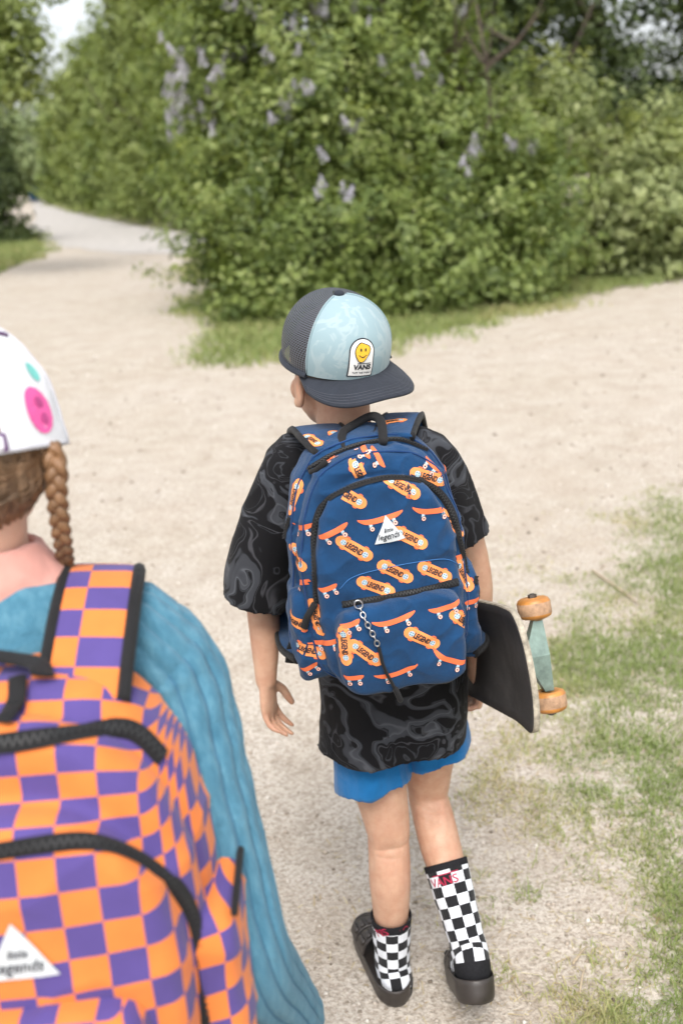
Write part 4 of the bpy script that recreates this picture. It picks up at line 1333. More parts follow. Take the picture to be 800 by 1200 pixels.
mb = MB(); mb.rings([[crown(-PHF + 2 * PHF * j / nP, t_ * 0.999) for j in range(nP + 1)] for t_ in ts], 0, False, closed=False)
front_me = mb.mesh('front_panel', [M_CAPB]); bv_cap = bvh_of(front_me); put('front_panel', front_me, cap)
nP2 = 56
mb = MB(); mb.rings([[crown(PHF + (2 * math.pi - 2 * PHF) * j / nP2, t_ * 0.999, -0.0006) for j in range(nP2 + 1)] for t_ in ts], 0, False, closed=False,
                    uvs=lambda i, j: (j / nP2 * (2 * math.pi - 2 * PHF) * 0.092 / 0.0052 * (1 - 0.5 * ts[i] ** 3), math.asin(ts[i]) * 0.145 / 0.0052))
mb.obj('mesh_panel', M_NET, cap)
mb = MB()
for sg in (-1, 1):
    mb.tube([crown(sg * PHF, 0.04 + t_ * 0.955, 0.0008) for t_ in ts], 0.0013, 6, rnd=False)
mb.obj('panel_seam', M_CAPB, cap)
mb = MB(); mb.ell(crown(0, 1.0, 0.001), (0.009, 0.009, 0.005), Matrix((bx, by, bz)).transposed(), 14, 8); mb.obj('top_button', M_NAVY, cap)
mb = MB()
mb.tube([crown(a, 0.0, 0.0005) for a in np.linspace(PHF, 2 * math.pi - PHF, 40)], [(0.003, 0.006)] * 40, 8, cap=False); mb.obj('band', M_NAVY, cap)
# brim
def brim(a, k, th):
    """a: -1..1 across, k: 0 at the crown .. 1 at the outer edge"""
    ph = a * R(78)
    i = Vector(((CA - 0.004) * math.cos(ph), (CB - 0.004) * math.sin(ph), 0.002))
    so_ = 0.088 * math.sin(a * math.pi / 2)
    o = Vector((CA + 0.058 - 0.095 * (1 - math.cos(a * math.pi / 2)) ** 1.4 , so_, 0))
    q = i.lerp(o, k)
    d = q.x - CA * 0.35
    z = -0.20 * max(0, (q.x - i.x)) - 0.012 * (q.y / 0.09) ** 2 + 0.004
    return CC(q.x, q.y, z + th)
na, nk = 40, 12
mb = MB()
mb.rings([[brim(-1 + 2 * i / na, j / nk, 0.0017) for j in range(nk + 1)] + [brim(-1 + 2 * i / na, j / nk, -0.0017) for j in range(nk, -1, -1)] for i in range(na + 1)])
br = mb.obj('brim', M_NAVY, cap)
mb = MB()
for k in (0.60, 0.70, 0.80, 0.90):
    mb.tube([brim(a, k, 0.0019) for a in np.linspace(-0.96, 0.96, 50)], 0.0005, 5, rnd=False)
mb.obj('stitching', simple('stitch_thread', (0.05, 0.055, 0.07), 0.7, 0.1, 100, 0), br)
# patch on the front
pc, pn_ = hit(bv_cap, 424, 420)
if pc is None: pc, pn_ = crown(0, .35), bx
pu = (bz - pn_ * bz.dot(pn_)).normalized(); pt_ = pu.cross(pn_)
pt_ = (pt_ - pu * 0.10).normalized()
def arched(wd, hh, n=12):
    r = wd / 2; v = []
    ys = np.concatenate([[-hh / 2, -hh / 4], hh / 2 - r + r * np.sin(np.linspace(0, math.pi / 2, 14))])
    lo, hi = [], []
    for y in ys:
        d = max(0, y - (hh / 2 - r)) / r
        h_ = r * math.sqrt(max(0.0025, 1 - d * d)); lo.append(-h_); hi.append(h_)
    v, f = strip2d(list(ys), lo, hi, 4)
    return [(b_, a_) for a_, b_ in v], [tuple(reversed(q)) for q in f]
pm = MB()
v2, f2 = arched(0.0415, 0.061); decal(pm, bv_cap, pc, pt_, pn_, v2, f2, 0, 0.0012)
v2, f2 = arched(0.0375, 0.057); decal(pm, bv_cap, pc, pt_, pn_, v2, f2, 1, 0.0016)
patch_o = pm.obj('patch', [M_INK, M_WHITE], cap)
pm = MB()
blob = [(0.0, 0.0)] + [((0.0103 + 0.0016 * math.sin(2 * a + 0.6) + 0.0012 * math.sin(3 * a)) * math.cos(a), (0.0138 + 0.0012 * math.sin(3 * a + 1)) * math.sin(a)) for a in np.linspace(0, 2 * math.pi, 25)[:-1]]
ff = [(0, i + 1, (i + 1) % 24 + 1) for i in range(24)]
o_ = pc + pu * 0.0095 + pt_ * 0.001
decal(pm, bv_cap, o_, pt_, pn_, [(x * 1.12, y * 1.10) for x, y in blob], ff, 1, 0.0020)
decal(pm, bv_cap, o_, pt_, pn_, blob, ff, 0, 0.0024)
for ex in (-0.003, 0.0042):
    v2, f2 = disc2d(ex, 0.004, 0.0013); decal(pm, bv_cap, o_, pt_, pn_, [(x, 0.004 + (y - 0.004) * 2.0) for x, y in v2], f2, 1, 0.0028)
sm = [(-0.0062 + 0.0124 * i / 10, -0.0035 - 0.0035 * math.sin(math.pi * i / 10)) for i in range(11)]
v2, f2 = strip2d([p[0] for p in sm], [p[1] - 0.0006 for p in sm], [p[1] + 0.0006 for p in sm], 1); decal(pm, bv_cap, o_, pt_, pn_, v2, f2, 1, 0.0028)
pm.obj('smiley', [M_YEL, M_INK], patch_o)
pm = MB()
v2, f2 = text2d('VANS', 0.045); decal(pm, bv_cap, pc - pu * 0.0138, pt_, pn_, v2 * 0.0285, f2, 0, 0.0022, stretch=60)
v2, f2 = strip2d([-0.008 + 0.0225 * i / 6 for i in range(7)], [0.0] * 7, [0.0013] * 7, 1); decal(pm, bv_cap, pc - pu * 0.0085, pt_, pn_, v2, f2, 0, 0.0022)
pm.obj('lettering', M_INK, patch_o)
pm = MB(); v2, f2 = text2d('"OFF THE WALL"', 0.02); decal(pm, bv_cap, pc - pu * 0.0232, pt_, pn_, v2 * 0.031, f2, 0, 0.0022, stretch=60)
pm.obj('lettering', M_INK, patch_o)

# ================================================================== BACKPACKS
def outline2d(hw, v0, v1, nt=2.6, nb=5.0, n=72, split=0.45, taper=0.0):
    """pack outline: rounder above, squarer below"""
    vc = v0 + (v1 - v0) * split
    out = []
    for i in range(n):
        a = 2 * math.pi * i / n
        c, s_ = math.cos(a), math.sin(a)
        e = nt if s_ >= 0 else nb
        hv = (v1 - vc) if s_ >= 0 else (vc - v0)
        x = math.copysign(abs(c) ** (2 / e), c) * hw; y = math.copysign(abs(s_) ** (2 / e), s_) * hv
        if s_ < 0: x *= 1 - taper * (-y / hv)
        out.append((x, vc + y))
    return out
def slab(mb, F, outl, w0, w1, er, bulge):
    cx = 0; cy = sum(p[1] for p in outl) / len(outl)
    rings = []
    def rg(inset, w_):
        q = []
        for x, y in outl:
            d = math.hypot(x - cx, y - cy)
            k = max(0, 1 - inset / d)
            q.append(F(cx + (x - cx) * k, cy + (y - cy) * k, w_))
        return q
    rings.append(rg(er, w0))
    for a in (30, 60, 90): rings.append(rg(er * (1 - math.sin(R(a))), w0 + er * (1 - math.cos(R(a)))))
    for a in (0, 30, 60, 90): rings.append(rg(er * (1 - math.cos(R(a))), w1 - er + er * math.sin(R(a))))
    m = len(rings)
    for t in (0.25, 0.5, 0.75, 0.97):
        rings.append([F(cx + (x - cx) * (1 - t) * (1 - er / math.hypot(x - cx, y - cy)), cy + (y - cy) * (1 - t) * (1 - er / math.hypot(x - cx, y - cy)), w1 + bulge * (1 - (1 - t) ** 2)) for x, y in outl])
    mb.rings(rings)
M_BLK = fabric('black_webbing', (0.011, 0.011, 0.012), 0.2, 3000, 0.4, 0.75, 0.05)
M_TEETH = simple('zip_teeth', (0.018, 0.019, 0.020), 0.6, 0.2, 200, 0)
M_STEEL = simple('steel', (0.42, 0.42, 0.42), 0.28, 0.15, 80, 0.1, metal=1.0)
M_PACK = fabric('royal_blue_canvas', (0.0035, 0.043, 0.125), 0.2, 5200, 0.45, 0.82, 0.12, True)
M_PIPE = fabric('dark_blue_piping', (0.004, 0.034, 0.12), 0.15, 3000, 0.3)
M_OR1 = simple('coral_print', (0.70, 0.145, 0.048), 0.8, 0.10, 120, 0.1)
M_OR2 = simple('peach_print', (0.76, 0.26, 0.075), 0.8, 0.12, 60, 0.1)
M_TRK = simple('truck_print', (0.36, 0.50, 0.58), 0.8, 0.1, 100, 0)
M_PINK = simple('wheel_print', (0.80, 0.45, 0.38), 0.8, 0.1, 100, 0)

BWn = Vector((math.sin(R(9)), -math.cos(R(9)), 0.04)).normalized()
b0_ = P(470, 806, 1.375) - BWn * 0.14
t0_ = P(427, 507, 1.475) - BWn * 0.055
BV_ = (t0_ - b0_); PH = BV_.length; BV_.normalize()
BWn = (BWn - BV_ * BWn.dot(BV_)).normalized(); BU = BV_.cross(BWn).normalized()
print('pack height', PH, b0_, t0_)
BF = lambda u, v, w_: b0_ + BU * u + BV_ * v + BWn * w_
pack = thing('backpack', 'blue backpack printed with orange skateboards on the walking child', 'backpack', tuple(b0_))
mb = MB()
slab(mb, BF, outline2d(0.138, 0.0, PH, 2.7, 5, taper=0.06), -0.012, 0.072, 0.022, 0.0)
slab(mb, BF, outline2d(0.129, 0.004, PH - 0.016, 2.7, 5, taper=0.06), 0.066, 0.114, 0.020, 0.0)
slab(mb, BF, outline2d(0.110, 0.006, PH - 0.056, 2.8, 5, taper=0.02), 0.106, 0.140, 0.015, 0.012)
PKH = 0.158
slab(mb, BF, [(x + 0.004, y) for x, y in outline2d(0.097, 0.010, PKH, 5, 5, split=0.5)], 0.125, 0.174, 0.014, 0.008)
slab(mb, lambda u, v, w_: BF(-0.100 - w_, v, 0.055 + u * 1.0), [(x, y) for x, y in outline2d(0.050, 0.012, 0.165, 7, 4, split=0.5)], 0.0, 0.048, 0.012, 0.004)
slab(mb, lambda u, v, w_: BF(0.100 + w_, v, 0.055 - u * 1.0), [(x, y) for x, y in outline2d(0.050, 0.012, 0.165, 7, 4, split=0.5)], 0.0, 0.046, 0.012, 0.004)
pme = remesh(mb, 0.0030, 2, lambda p, n: wrinkle(0.006, 15)(p, n) + wrinkle(0.006, 7, (1, 1, 1.6))(p, n))
pme.materials.append(M_PACK); pme.materials.append(M_BLK)
for p in pme.polygons:
    if (Vector(p.center) - b0_).dot(BV_) < 0.012: p.material_index = 1
bv_p = bvh_of(pme)
shell = put('shell', pme, pack)

# printed skateboards
pr = None
M_PR = [M_OR1, M_OR2, M_TRK, M_INK, M_PINK]
def deck_top(x0, y0, x1, y1, L=0.062, text=True):
    a, na_ = hit(bv_p, x0, y0); b, nb_ = hit(bv_p, x1, y1)
    m_, nm = hit(bv_p, (x0 + x1) / 2, (y0 + y1) / 2)
    if m_ is None or a is None or b is None: return
    N_ = (nm * 2 + na_ + nb_).normalized(); T = b - a
    put_deck(m_, T, N_, L, text)
def put_deck(o, T, N_, L=0.060, text=True, bv_p=bv_p, shell=shell):
    global pr
    pr = MB(); W_ = 0.018
    for sx in (-0.26, 0.26):
        for sy in (-1, 1):
            v2, f2 = capsule2d(0.008, 0.005, 5, 1); decal(pr, bv_p, o, T, N_, [(x + sx * L, y + sy * W_ * 0.5) for x, y in v2], f2, 0, 0.0006, clip=0.009)
    v2, f2 = capsule2d(L, W_, 16, 3); decal(pr, bv_p, o, T, N_, v2, f2, 1, 0.0009, clip=0.009)
    for sx in (-0.30, 0.30):
        v2, f2 = disc2d(sx * L, 0, 0.0046, 10); decal(pr, bv_p, o, T, N_, v2, f2, 2, 0.0012, clip=0.009)
        for k in range(4):
            v2, f2 = disc2d(sx * L + 0.0026 * math.cos(k * 1.57 + .78), 0.0026 * math.sin(k * 1.57 + .78), 0.0008, 5); decal(pr, bv_p, o, T, N_, v2, f2, 3, 0.0015, clip=0.009)
    if text:
        v2, f2 = text2d('LEGEND', 0.04); v2 = v2 * (L * 0.45); v2 = v2 * np.array([1, 1.55])
        decal(pr, bv_p, o, T, N_, v2, f2, 3, 0.0014, stretch=60, clip=0.009)
    if pr.v: pr.obj('skateboard_print', M_PR, shell)
def deck_side(x0, y0, x1, y1, L=None):
    a, na_ = hit(bv_p, x0, y0); b, nb_ = hit(bv_p, x1, y1); m_, nm = hit(bv_p, (x0 + x1) / 2, (y0 + y1) / 2)
    if m_ is None or a is None or b is None: return
    T = b - a
    put_side(m_, T, (nm * 2 + na_ + nb_).normalized(), L or min(0.068, max(0.030, T.length * 1.04)))
def put_side(o, T, N_, L):
    global pr
    pr = MB()
    n_ = 14
    xs = [-L / 2 + L * i / n_ for i in range(n_ + 1)]
    up_ = lambda x: 0.10 * L * abs(2 * x / L) ** 3.2 * (1 if x < 0 else 0.55)
    th = [0.0052 * max(0.30, (1 - abs(2 * x / L) ** 7)) for x in xs]
    v2, f2 = strip2d(xs, [up_(x) - t_ for x, t_ in zip(xs, th)], [up_(x) + t_ * 0.55 for x, t_ in zip(xs, th)], 2)
    decal(pr, bv_p, o, T, N_, v2, f2, 0, 0.0009, clip=0.009)
    for sx in (-0.24, 0.27):
        v2, f2 = strip2d([sx * L - 0.0025, sx * L + 0.0025], [-0.0095] * 2, [-0.004] * 2, 1); decal(pr, bv_p, o, T, N_, v2, f2, 2, 0.0007, clip=0.009)
        v2, f2 = disc2d(sx * L + 0.001, -0.0115, 0.0041, 9); decal(pr, bv_p, o, T, N_, v2, f2, 3, 0.0009, clip=0.009)
        v2, f2 = disc2d(sx * L + 0.001, -0.0115, 0.0034, 9); decal(pr, bv_p, o, T, N_, v2, f2, 4, 0.0012, clip=0.009)
        v2, f2 = disc2d(sx * L + 0.001, -0.0115, 0.0013, 7); decal(pr, bv_p, o, T, N_, v2, f2, 3, 0.0015, clip=0.009)
    if pr.v: pr.obj('skateboard_print', M_PR, shell)
for q in [(392, 630, 438, 656), (455, 618, 505, 642), (473, 739, 516, 758), (408, 752, 448, 779), (388, 570, 428, 592), (450, 560, 491, 580), (484, 557, 520, 561), (416, 678, 464, 696),
          (488, 661, 530, 679), (447, 662, 478, 677), (327.5, 694, 362, 713), (345, 754, 376, 770), (340, 597, 348, 568), (342, 642, 354, 664), (522, 603, 534, 622), (537, 718, 548, 738), (418, 545, 427, 571),
          (367, 711, 375, 735), (402, 742, 405.5, 772), (538, 664, 546, 684), (340, 720, 352, 738)]:
    deck_top(*q)
for q in [(421, 615, 471, 601), (490, 602, 524, 594), (373, 632, 405, 615), (522, 585, 543, 581), (438, 735, 487, 719), (504, 718, 538, 705), (437, 797, 492, 780), (505, 781, 549, 764), (544, 708, 560, 701),
          (342, 618, 362, 617), (343, 682, 364, 681), (374, 692, 394, 686), (365, 752, 396, 753), (434, 522, 450, 543), (500, 538, 512, 550), (405, 733, 416, 729), (406, 794, 423, 793),
          (391, 809, 410, 808), (355, 785, 370, 778), (543, 640, 553, 636), (532, 657, 541, 648), (376, 546, 392, 534), (424, 520, 430, 532)]:
    deck_side(*q)
# the same print runs on over the side that faces away from the camera
for k, (v_, w_) in enumerate([(0.06, 0.05), (0.12, 0.07), (0.20, 0.04), (0.26, 0.07), (0.32, 0.05)]):
    h = bv_p.ray_cast(BF(0.3, v_, w_), -BU)
    if h[0] is not None:
        (put_deck if k % 2 else lambda *a: put_side(*a, 0.055))(h[0], BWn * -1 + BV_ * 0.4, h[1])

# zips
def pack_zip(pxs, width, n=10, bv=None, root=None, **kw):
    ps, ns = on_surface(bv or bv_p, pxs, n)
    return zipper(ps, ns, root or pack, width, M_BLK, M_TEETH, **kw)
pack_zip([(371, 706), (369, 670), (368, 640), (371, 610), (382, 588), (405, 574), (430, 565), (455, 560), (485, 562), (508, 572), (524, 590), (534, 615), (541, 645), (546, 672)], 0.0125)
pack_zip([(401, 709), (430, 704), (470, 697), (510, 688), (536, 682)], 0.0125)
pack_zip([(332, 690), (331, 660), (334, 630), (340, 605)], 0.010, 8)
pack_zip([(557, 684), (557, 650), (553, 615), (546, 585), (536, 562)], 0.009, 8)
pack_zip([(362, 549), (385, 535), (410, 524), (440, 517), (470, 515), (500, 527)], 0.008, 8)
# piping along the edges of the compartments
for ol, wz in ((outline2d(0.138, 0.0, PH, 2.7, 5, 140, taper=0.06), 0.066), (outline2d(0.129, 0.004, PH - 0.016, 2.7, 5, 140, taper=0.06), 0.108)):
    mb = MB(); pts = []
    for x, y in ol:
        nr = bv_p.find_nearest(BF(x, y, wz)); pts.append(nr[0] + nr[1] * 0.0005)
    pts = smooth_list(pts, 3)
    mb.tube(pts + [pts[0]], 0.0018, 6, cap=False); mb.obj('piping', M_PIPE, shell)
# seam stitching above the pocket
ps, ns = on_surface(bv_p, [(398, 690), (412, 677), (440, 668), (480, 660), (520, 655), (538, 662)], 6)
mb = MB(); mb.tube([p + n_ * 0.0006 for p, n_ in zip(ps, ns)], 0.0007, 5, rnd=False); mb.obj('seam', simple('blue_thread', (0.03, 0.13, 0.34), 0.8, 0.1, 90, 0), shell)
# zip pulls
def pull(x, y, x2, y2, r, mt, name='zip_pull'):
    a, n1_ = hit(bv_p, x, y); b, n2_ = hit(bv_p, x2, y2)
    if a is None or b is None: return
    mb = MB(); mb.tube([a + n1_ * 0.006, a.lerp(b, 0.5) + n1_ * 0.009, b + n2_ * 0.006], [(r, 0.0025), (r, 0.0025), (r * 1.15, 0.0025)], 8, side=(b - a).cross(n1_), sub=2, e=0.6)
    mb.obj(name, mt, pack)
pull(371, 706, 356, 733, 0.0055, M_BLK)
pull(366, 552, 384, 545, 0.004, M_BLK)
# chain and cord on the pocket zip
ps, ns = on_surface(bv_p, [(421, 712), (427, 724), (433, 736), (439, 747), (442, 756)], 3)
mb = MB()
if len(ps) > 3:
    rp, rn = resample(smooth_list(ps), [x.normalized() for x in smooth_list(ns, 3)], 0.0074)
    for i in range(len(rp)):
        t = (rp[min(i + 1, len(rp) - 1)] - rp[max(0, i - 1)]).normalized(); b = rn[i].cross(t).normalized()
        M = Matrix((t * 1.35, b, rn[i])).transposed() if i % 2 == 0 else Matrix((t * 1.35, rn[i], b)).transposed()
        mb.torus(rp[i] + rn[i] * 0.0055, 0.0036 if i else 0.006, 0.0011, M, 12, 6)
    mb.obj('chain', M_STEEL, pack)
ps, ns = on_surface(bv_p, [(443, 758), (446, 772), (452, 786), (458, 797), (462, 805)], 4)
if len(ps) > 3:
    mb = MB(); mb.tube([p + q_ * 0.006 for p, q_ in zip(ps, ns)], 0.0026, 8, 0)
    mb.tube([ps[-1] + ns[-1] * 0.006, ps[-1] + ns[-1] * 0.006 + Vector((0.006, 0, -0.018))], 0.0045, 8, 0)
    mb.obj('pull_cord', M_BLK, pack)
# triangle label
lc, ln = hit(bv_p, 455, 622)
mb = MB()
def tri2d(s, n=6):
    v, f = [], []
    for i in range(n + 1):
        t_ = i / n
        for j in range(5):
            v.append(((j / 4 - 0.5) * s * (1 - t_ * 0.985), (t_ - 0.42) * s * 0.86))
    for i in range(n):
        for j in range(4): f.append((i * 5 + j, i * 5 + j + 1, (i + 1) * 5 + j + 1, (i + 1) * 5 + j))
    return v, f
lT = BU * 0.97 + BV_ * 0.05
M_LAB = simple('label_white', (0.52, 0.55, 0.565), 0.6, 0.05, 100, 0)
v2, f2 = tri2d(0.046); decal(mb, bv_p, lc, lT, ln, v2, f2, 0, 0.0024)
lab_o = mb.obj('label', M_LAB, pack)
for wtxt, dv, sz in (('little', 0.002, 0.013), ('legends', -0.0085, 0.031)):
    mb = MB(); v2, f2 = text2d(wtxt, 0.012, 0.25); decal(mb, bv_p, lc + BV_ * dv, lT, ln, v2 * sz * np.array([1, 1.2]), f2, 0, 0.003, stretch=60); mb.obj('lettering', M_INK, lab_o)
# handle and shoulder straps
mb = MB()
h0, h1 = P(403, 526, 1.462), P(449, 518, 1.455)
mb.tube([h0, P(401, 508, 1.485), P(414, 498, 1.51), P(434, 488, 1.51), P(446, 494, 1.485), h1], [(0.0085, 0.0065)] * 6, 10, side=BWn + BV_ * 0.3, sub=4, e=0.6); mb.obj('handle', M_BLK, pack)
def strap(pts, width, th, side, mt, parent, binding=0.0045, name='shoulder_strap', uvw=None):
    mb = MB()
    q = catmull([list(p) for p in pts], 8)
    q = [Vector(x) for x in q]
    L = [0.0]
    for a, b in zip(q[:-1], q[1:]): L.append(L[-1] + (b - a).length)
    fr = mb.tube(q, [(width / 2, th / 2)] * len(q), 16, side=side, e=0.45, rnd=False,
                 uvs=(lambda i, j: ((math.cos(2 * math.pi * j / 16) * 0.5 + 0.5) * width / uvw, L[min(i, len(L) - 1)] / uvw)) if uvw else None)
    o = mb.obj(name, mt, parent)
    for s_ in (-1, 1):
        mb = MB(); mb.tube([p + f[0] * (s_ * width / 2) for p, f in zip(q, fr)], [(binding, th * 0.62)] * len(q), 8, side=side, rnd=False); mb.obj('binding', M_BLK, o)
    return o
def strap_print(ob, L_):
    w_ = LOC[ob.name]
    bv = BVHTree.FromPolygons([v.co + w_ for v in ob.data.vertices], [tuple(p.vertices) for p in ob.data.polygons])
    for x0, y0, x1, y1 in L_:
        a, n1_ = hit(bv, x0, y0); b, n2_ = hit(bv, x1, y1)
        if a is not None and b is not None: put_deck((a + b) / 2, b - a, n1_ + n2_, 0.05, True, bv, ob)
sLx = [P(398, 526, 1.47), P(378, 508, 1.53), P(369, 501, 1.60), P(364, 512, 1.68), P(374, 560, 1.705), P(376, 640, 1.70), P(352, 720, 1.66), P(352, 752, 1.56), P(372, 768, 1.49)]
ob = strap(sLx, 0.076, 0.011, (1, 0.15, 0.0), M_PACK, pack); strap_print(ob, [(374, 533, 392, 528), (360, 512, 372, 520), (392, 508, 404, 514)])
sRx = [P(460, 512, 1.475), P(466, 497, 1.53), P(472, 488, 1.60), P(476, 494, 1.675), P(486, 550, 1.70), P(500, 630, 1.70), P(540, 720, 1.66), P(550, 750, 1.56), P(536, 765, 1.49)]
ob = strap(sRx, 0.060, 0.011, (1, -0.15, 0.0), M_PACK, pack); strap_print(ob, [(472, 505, 480, 516), (452, 495, 466, 493)])
mb = MB(); mb.tube([P(352, 742, 1.52), P(344, 760, 1.52), P(342, 777, 1.52)], [(0.012, 0.0015)] * 3, 8, side=(1, 0, 0), e=0.6, rnd=False); mb.obj('strap_end', M_BLK, pack)

# ================================================================== SKATEBOARD
M_GRIP = None
def grip():
    m, n, b = mat('worn_grip_tape')
    c = coords(n)
    f = noi(n, 900, 3, 0.7, c); g = noi(n, 7, 5, 0.65, c)
    col = ramp(n, g, [(0.3, (0.016, 0.015, 0.016)), (0.55, (0.034, 0.031, 0.031)), (0.75, (0.075, 0.070, 0.068))])
    col = mix(n, ramp(n, f, [(0.52, (0, 0, 0)), (0.62, (0.30, 0.30, 0.30))]), col, (0.15, 0.14, 0.14))
    v = noi(n, 45, 5, 0.75, c)
    col = mix(n, ramp(n, v, [(0.70, (0, 0, 0)), (0.74, (0.6, 0.6, 0.6))]), col, (0.42, 0.40, 0.38))
    n.links.new(col, b.inputs['Base Color']); b.inputs['Roughness'].default_value = 0.8
    bump(n, b, f, 0.6, 0.0012)
    return m
M_GRIP = grip()
M_PLY = simple('worn_maple_edge', (0.36, 0.32, 0.25), 0.85, 0.45, 70, 0.5, 0.002)
M_DECK = simple('worn_deck_graphic', (0.40, 0.36, 0.30), 0.6, 0.4, 12, 0.1)
M_TRUCK = simple('pale_green_metal', (0.17, 0.235, 0.205), 0.42, 0.30, 55, 0.3, 0.001, metal=0.4)
M_WHEEL = simple('amber_urethane', (0.44, 0.185, 0.042), 0.42, 0.35, 45, 0.2, 0.001)
M_WORN = simple('worn_urethane', (0.36, 0.22, 0.13), 0.7, 0.35, 90, 0.3, 0.001)
SK0 = P(646, 864, 1.31)                 # lower corner of the tail
SL_ = Vector((0.17, -0.925, 0.34)).normalized()
SW = Vector((-0.10, 0.30, 0.93)); SW = (SW - SL_ * SW.dot(SL_)).normalized()
SN = SL_.cross(SW); SN = SN if SN.x > 0 else -SN      # out of the underside
BWD, BL = 0.196, 0.74
SF = lambda l, w_, n_: SK0 - SL_ * l + SW * w_ + SN * n_
def kick(l):
    k = 0.0
    if l < 0.15: k += -0.20 * (0.15 - l) ** 1.25
    if l > BL - 0.15: k += -0.20 * (l - (BL - 0.15)) ** 1.25
    return k
board = thing('skateboard', 'worn skateboard with grey grip tape and amber wheels held under the arm', 'skateboard', tuple(SF(BL / 2, 0, 0)))
nl, nw = 60, 12
def halfw(l):
    e_ = 0.065
    t = 1.0
    d = min(l, BL - l)
    if d < e_: t = (1 - (1 - d / e_) ** 3.2) ** (1 / 3.2)
    return BWD / 2 * max(t, 0.02)
ls = [BL * (0.5 - 0.5 * math.cos(math.pi * i / nl)) for i in range(nl + 1)]
def dp(l, k, n_):
    h = halfw(l); w_ = k * h
    return SF(l, BWD / 2 + w_, kick(l) - 0.006 * (abs(w_) / (BWD / 2)) ** 2 + n_)
for nm, n0, n1_, m_ in (('deck', 0.0, 0.010, M_PLY), ('grip_tape', -0.0012, -0.0004, M_GRIP)):
    sc = 1.0 if nm == 'deck' else 0.985
    rows = []
    for l in ls:
        l2 = BL / 2 + (l - BL / 2) * (1.0 if nm == 'deck' else 0.993)
        rows.append([dp(l2, (-1 + 2 * j / nw) * sc, n0) for j in range(nw + 1)] + [dp(l2, (1 - 2 * j / nw) * sc, n1_) for j in range(nw + 1)])
    mb = MB(); mb.rings(rows); mb.obj(nm, m_, board)
mb = MB(); mb.rings([[dp(BL / 2 + (l - BL / 2) * .97, (-1 + 2 * j / nw) * 0.96, 0.0106) for j in range(nw + 1)] for l in ls], 0, False, closed=False); mb.obj('underside', M_DECK, board)
for l0 in (0.155, BL - 0.155):
    c = SF(l0, BWD / 2, 0)
    A = lambda l, w_, n_: SF(l0 + l, BWD / 2 + w_, n_)
    mb = MB()
    bp = lambda n_, k: [A(x, y, n_) for x, y in ((-.036 * k, -.026 * k), (.036 * k, -.026 * k), (.036 * k, .026 * k), (-.036 * k, .026 * k))]
    mb.rings([bp(0.0105, 1), bp(0.018, 1), bp(0.024, 0.6)])
    tr = mb.obj('truck', M_TRUCK, board, smooth=False)
    HN = 0.062
    mb = MB()     # hanger: broad at the pivot, narrowing to the wheels
    rows = []
    for y in np.linspace(-0.062, 0.062, 13):
        k = 1 - abs(y) / 0.062
        d = 0.007 + 0.030 * k ** 1.1; f_ = 0.008 + 0.008 * k
        rows.append([A(-f_, y, HN + 0.008), A(f_, y, HN + 0.008), A(f_ * 0.9, y, HN - d), A(-f_ * 0.9, y, HN - d)])
    mb.rings(rows); mb.obj('hanger', M_TRUCK, tr, smooth=False)
    mb = MB(); mb.tube([A(0, -0.104, HN), A(0, 0.104, HN)], 0.004, 10, rnd=False)
    for s_ in (-1, 1): mb.tube([A(0, s_ * 0.096, HN), A(0, s_ * 0.1025, HN)], 0.0075, 6, rnd=False)
    mb.obj('axle', simple('axle_steel', (0.10, 0.09, 0.08), 0.5, 0.3, 80, 0.1, metal=0.8), tr, smooth=False)
    for s_ in (-1, 1):
        mb = MB(); R0 = 0.0285
        prof = [(0.062, 0.012), (0.062, 0.021), (0.064, 0.0255), (0.069, R0), (0.080, R0), (0.089, R0), (0.0945, 0.0255), (0.097, 0.021), (0.0965, 0.013), (0.092, 0.010)]
        mb.tube([A(0, s_ * y, HN) for y, r in prof], [r for y, r in prof], 28, rnd=False, side=SL_)
        for k in range(28 * 3, 28 * 5): mb.m[k] = 1
        wh = mb.obj('wheel', [M_WHEEL, M_WORN], board)

# ================================================================== SECOND CHILD (girl with braids)
def denim():
    m, n, b = mat('washed_blue_denim')
    c = coords(n)
    st = noi(n, 16, 5, 0.65, coords(n, 'Object', (6.0, 6.0, 0.9)))
    f = noi(n, 10, 5, 0.6, c)
    col = ramp(n, st, [(0.30, (0.022, 0.100, 0.165)), (0.5, (0.058, 0.180, 0.262)), (0.70, (0.130, 0.285, 0.365))])
    col = mix(n, 0.45, col, ramp(n, f, [(0.3, (0.056, 0.172, 0.250)), (0.7, (0.088, 0.226, 0.310))]))
    n.links.new(col, b.inputs['Base Color']); b.inputs['Roughness'].default_value = 0.88
    b.inputs['Sheen Weight'].default_value = 0.12; b.inputs['Specular IOR Level'].default_value = 0.2
    h = math_n(n, 'ADD', st, noi(n, 420, 3, 0.6, c))
    bump(n, b, math_n(n, 'ADD', h, math_n(n, 'MULTIPLY', noi(n, 34, 4, 0.6, c, 1.0), 1.5)), 0.6, 0.004)
    return m
M_DENIM = denim()
M_SEAM = simple('denim_seam', (0.035, 0.12, 0.20), 0.9, 0.2, 60, 0.2)
M_PEACH = fabric('peach_jersey', (0.60, 0.30, 0.25), 0.08, 1500, 0.3, 0.9, 0.2)
M_JEAN = fabric('dark_jeans', (0.03, 0.05, 0.10), 0.2, 1500, 0.3, 0.9, 0.1)
M_SHOE = simple('white_shoe', (0.55, 0.54, 0.52), 0.6, 0.1, 40, 0.1)
gN = P(-20, 664, 0.905)
gH = P(-40, 522, 0.925)
gHip = gN + Vector((0.015, -0.005, -0.50))
gSR = P(166, 788, 0.905); gSL = Vector((2 * gN.x - gSR.x, gSR.y, gSR.z))
gER = P(262, 1120, 0.80); gWR = gER + Vector((0.045, 0.10, -0.19))
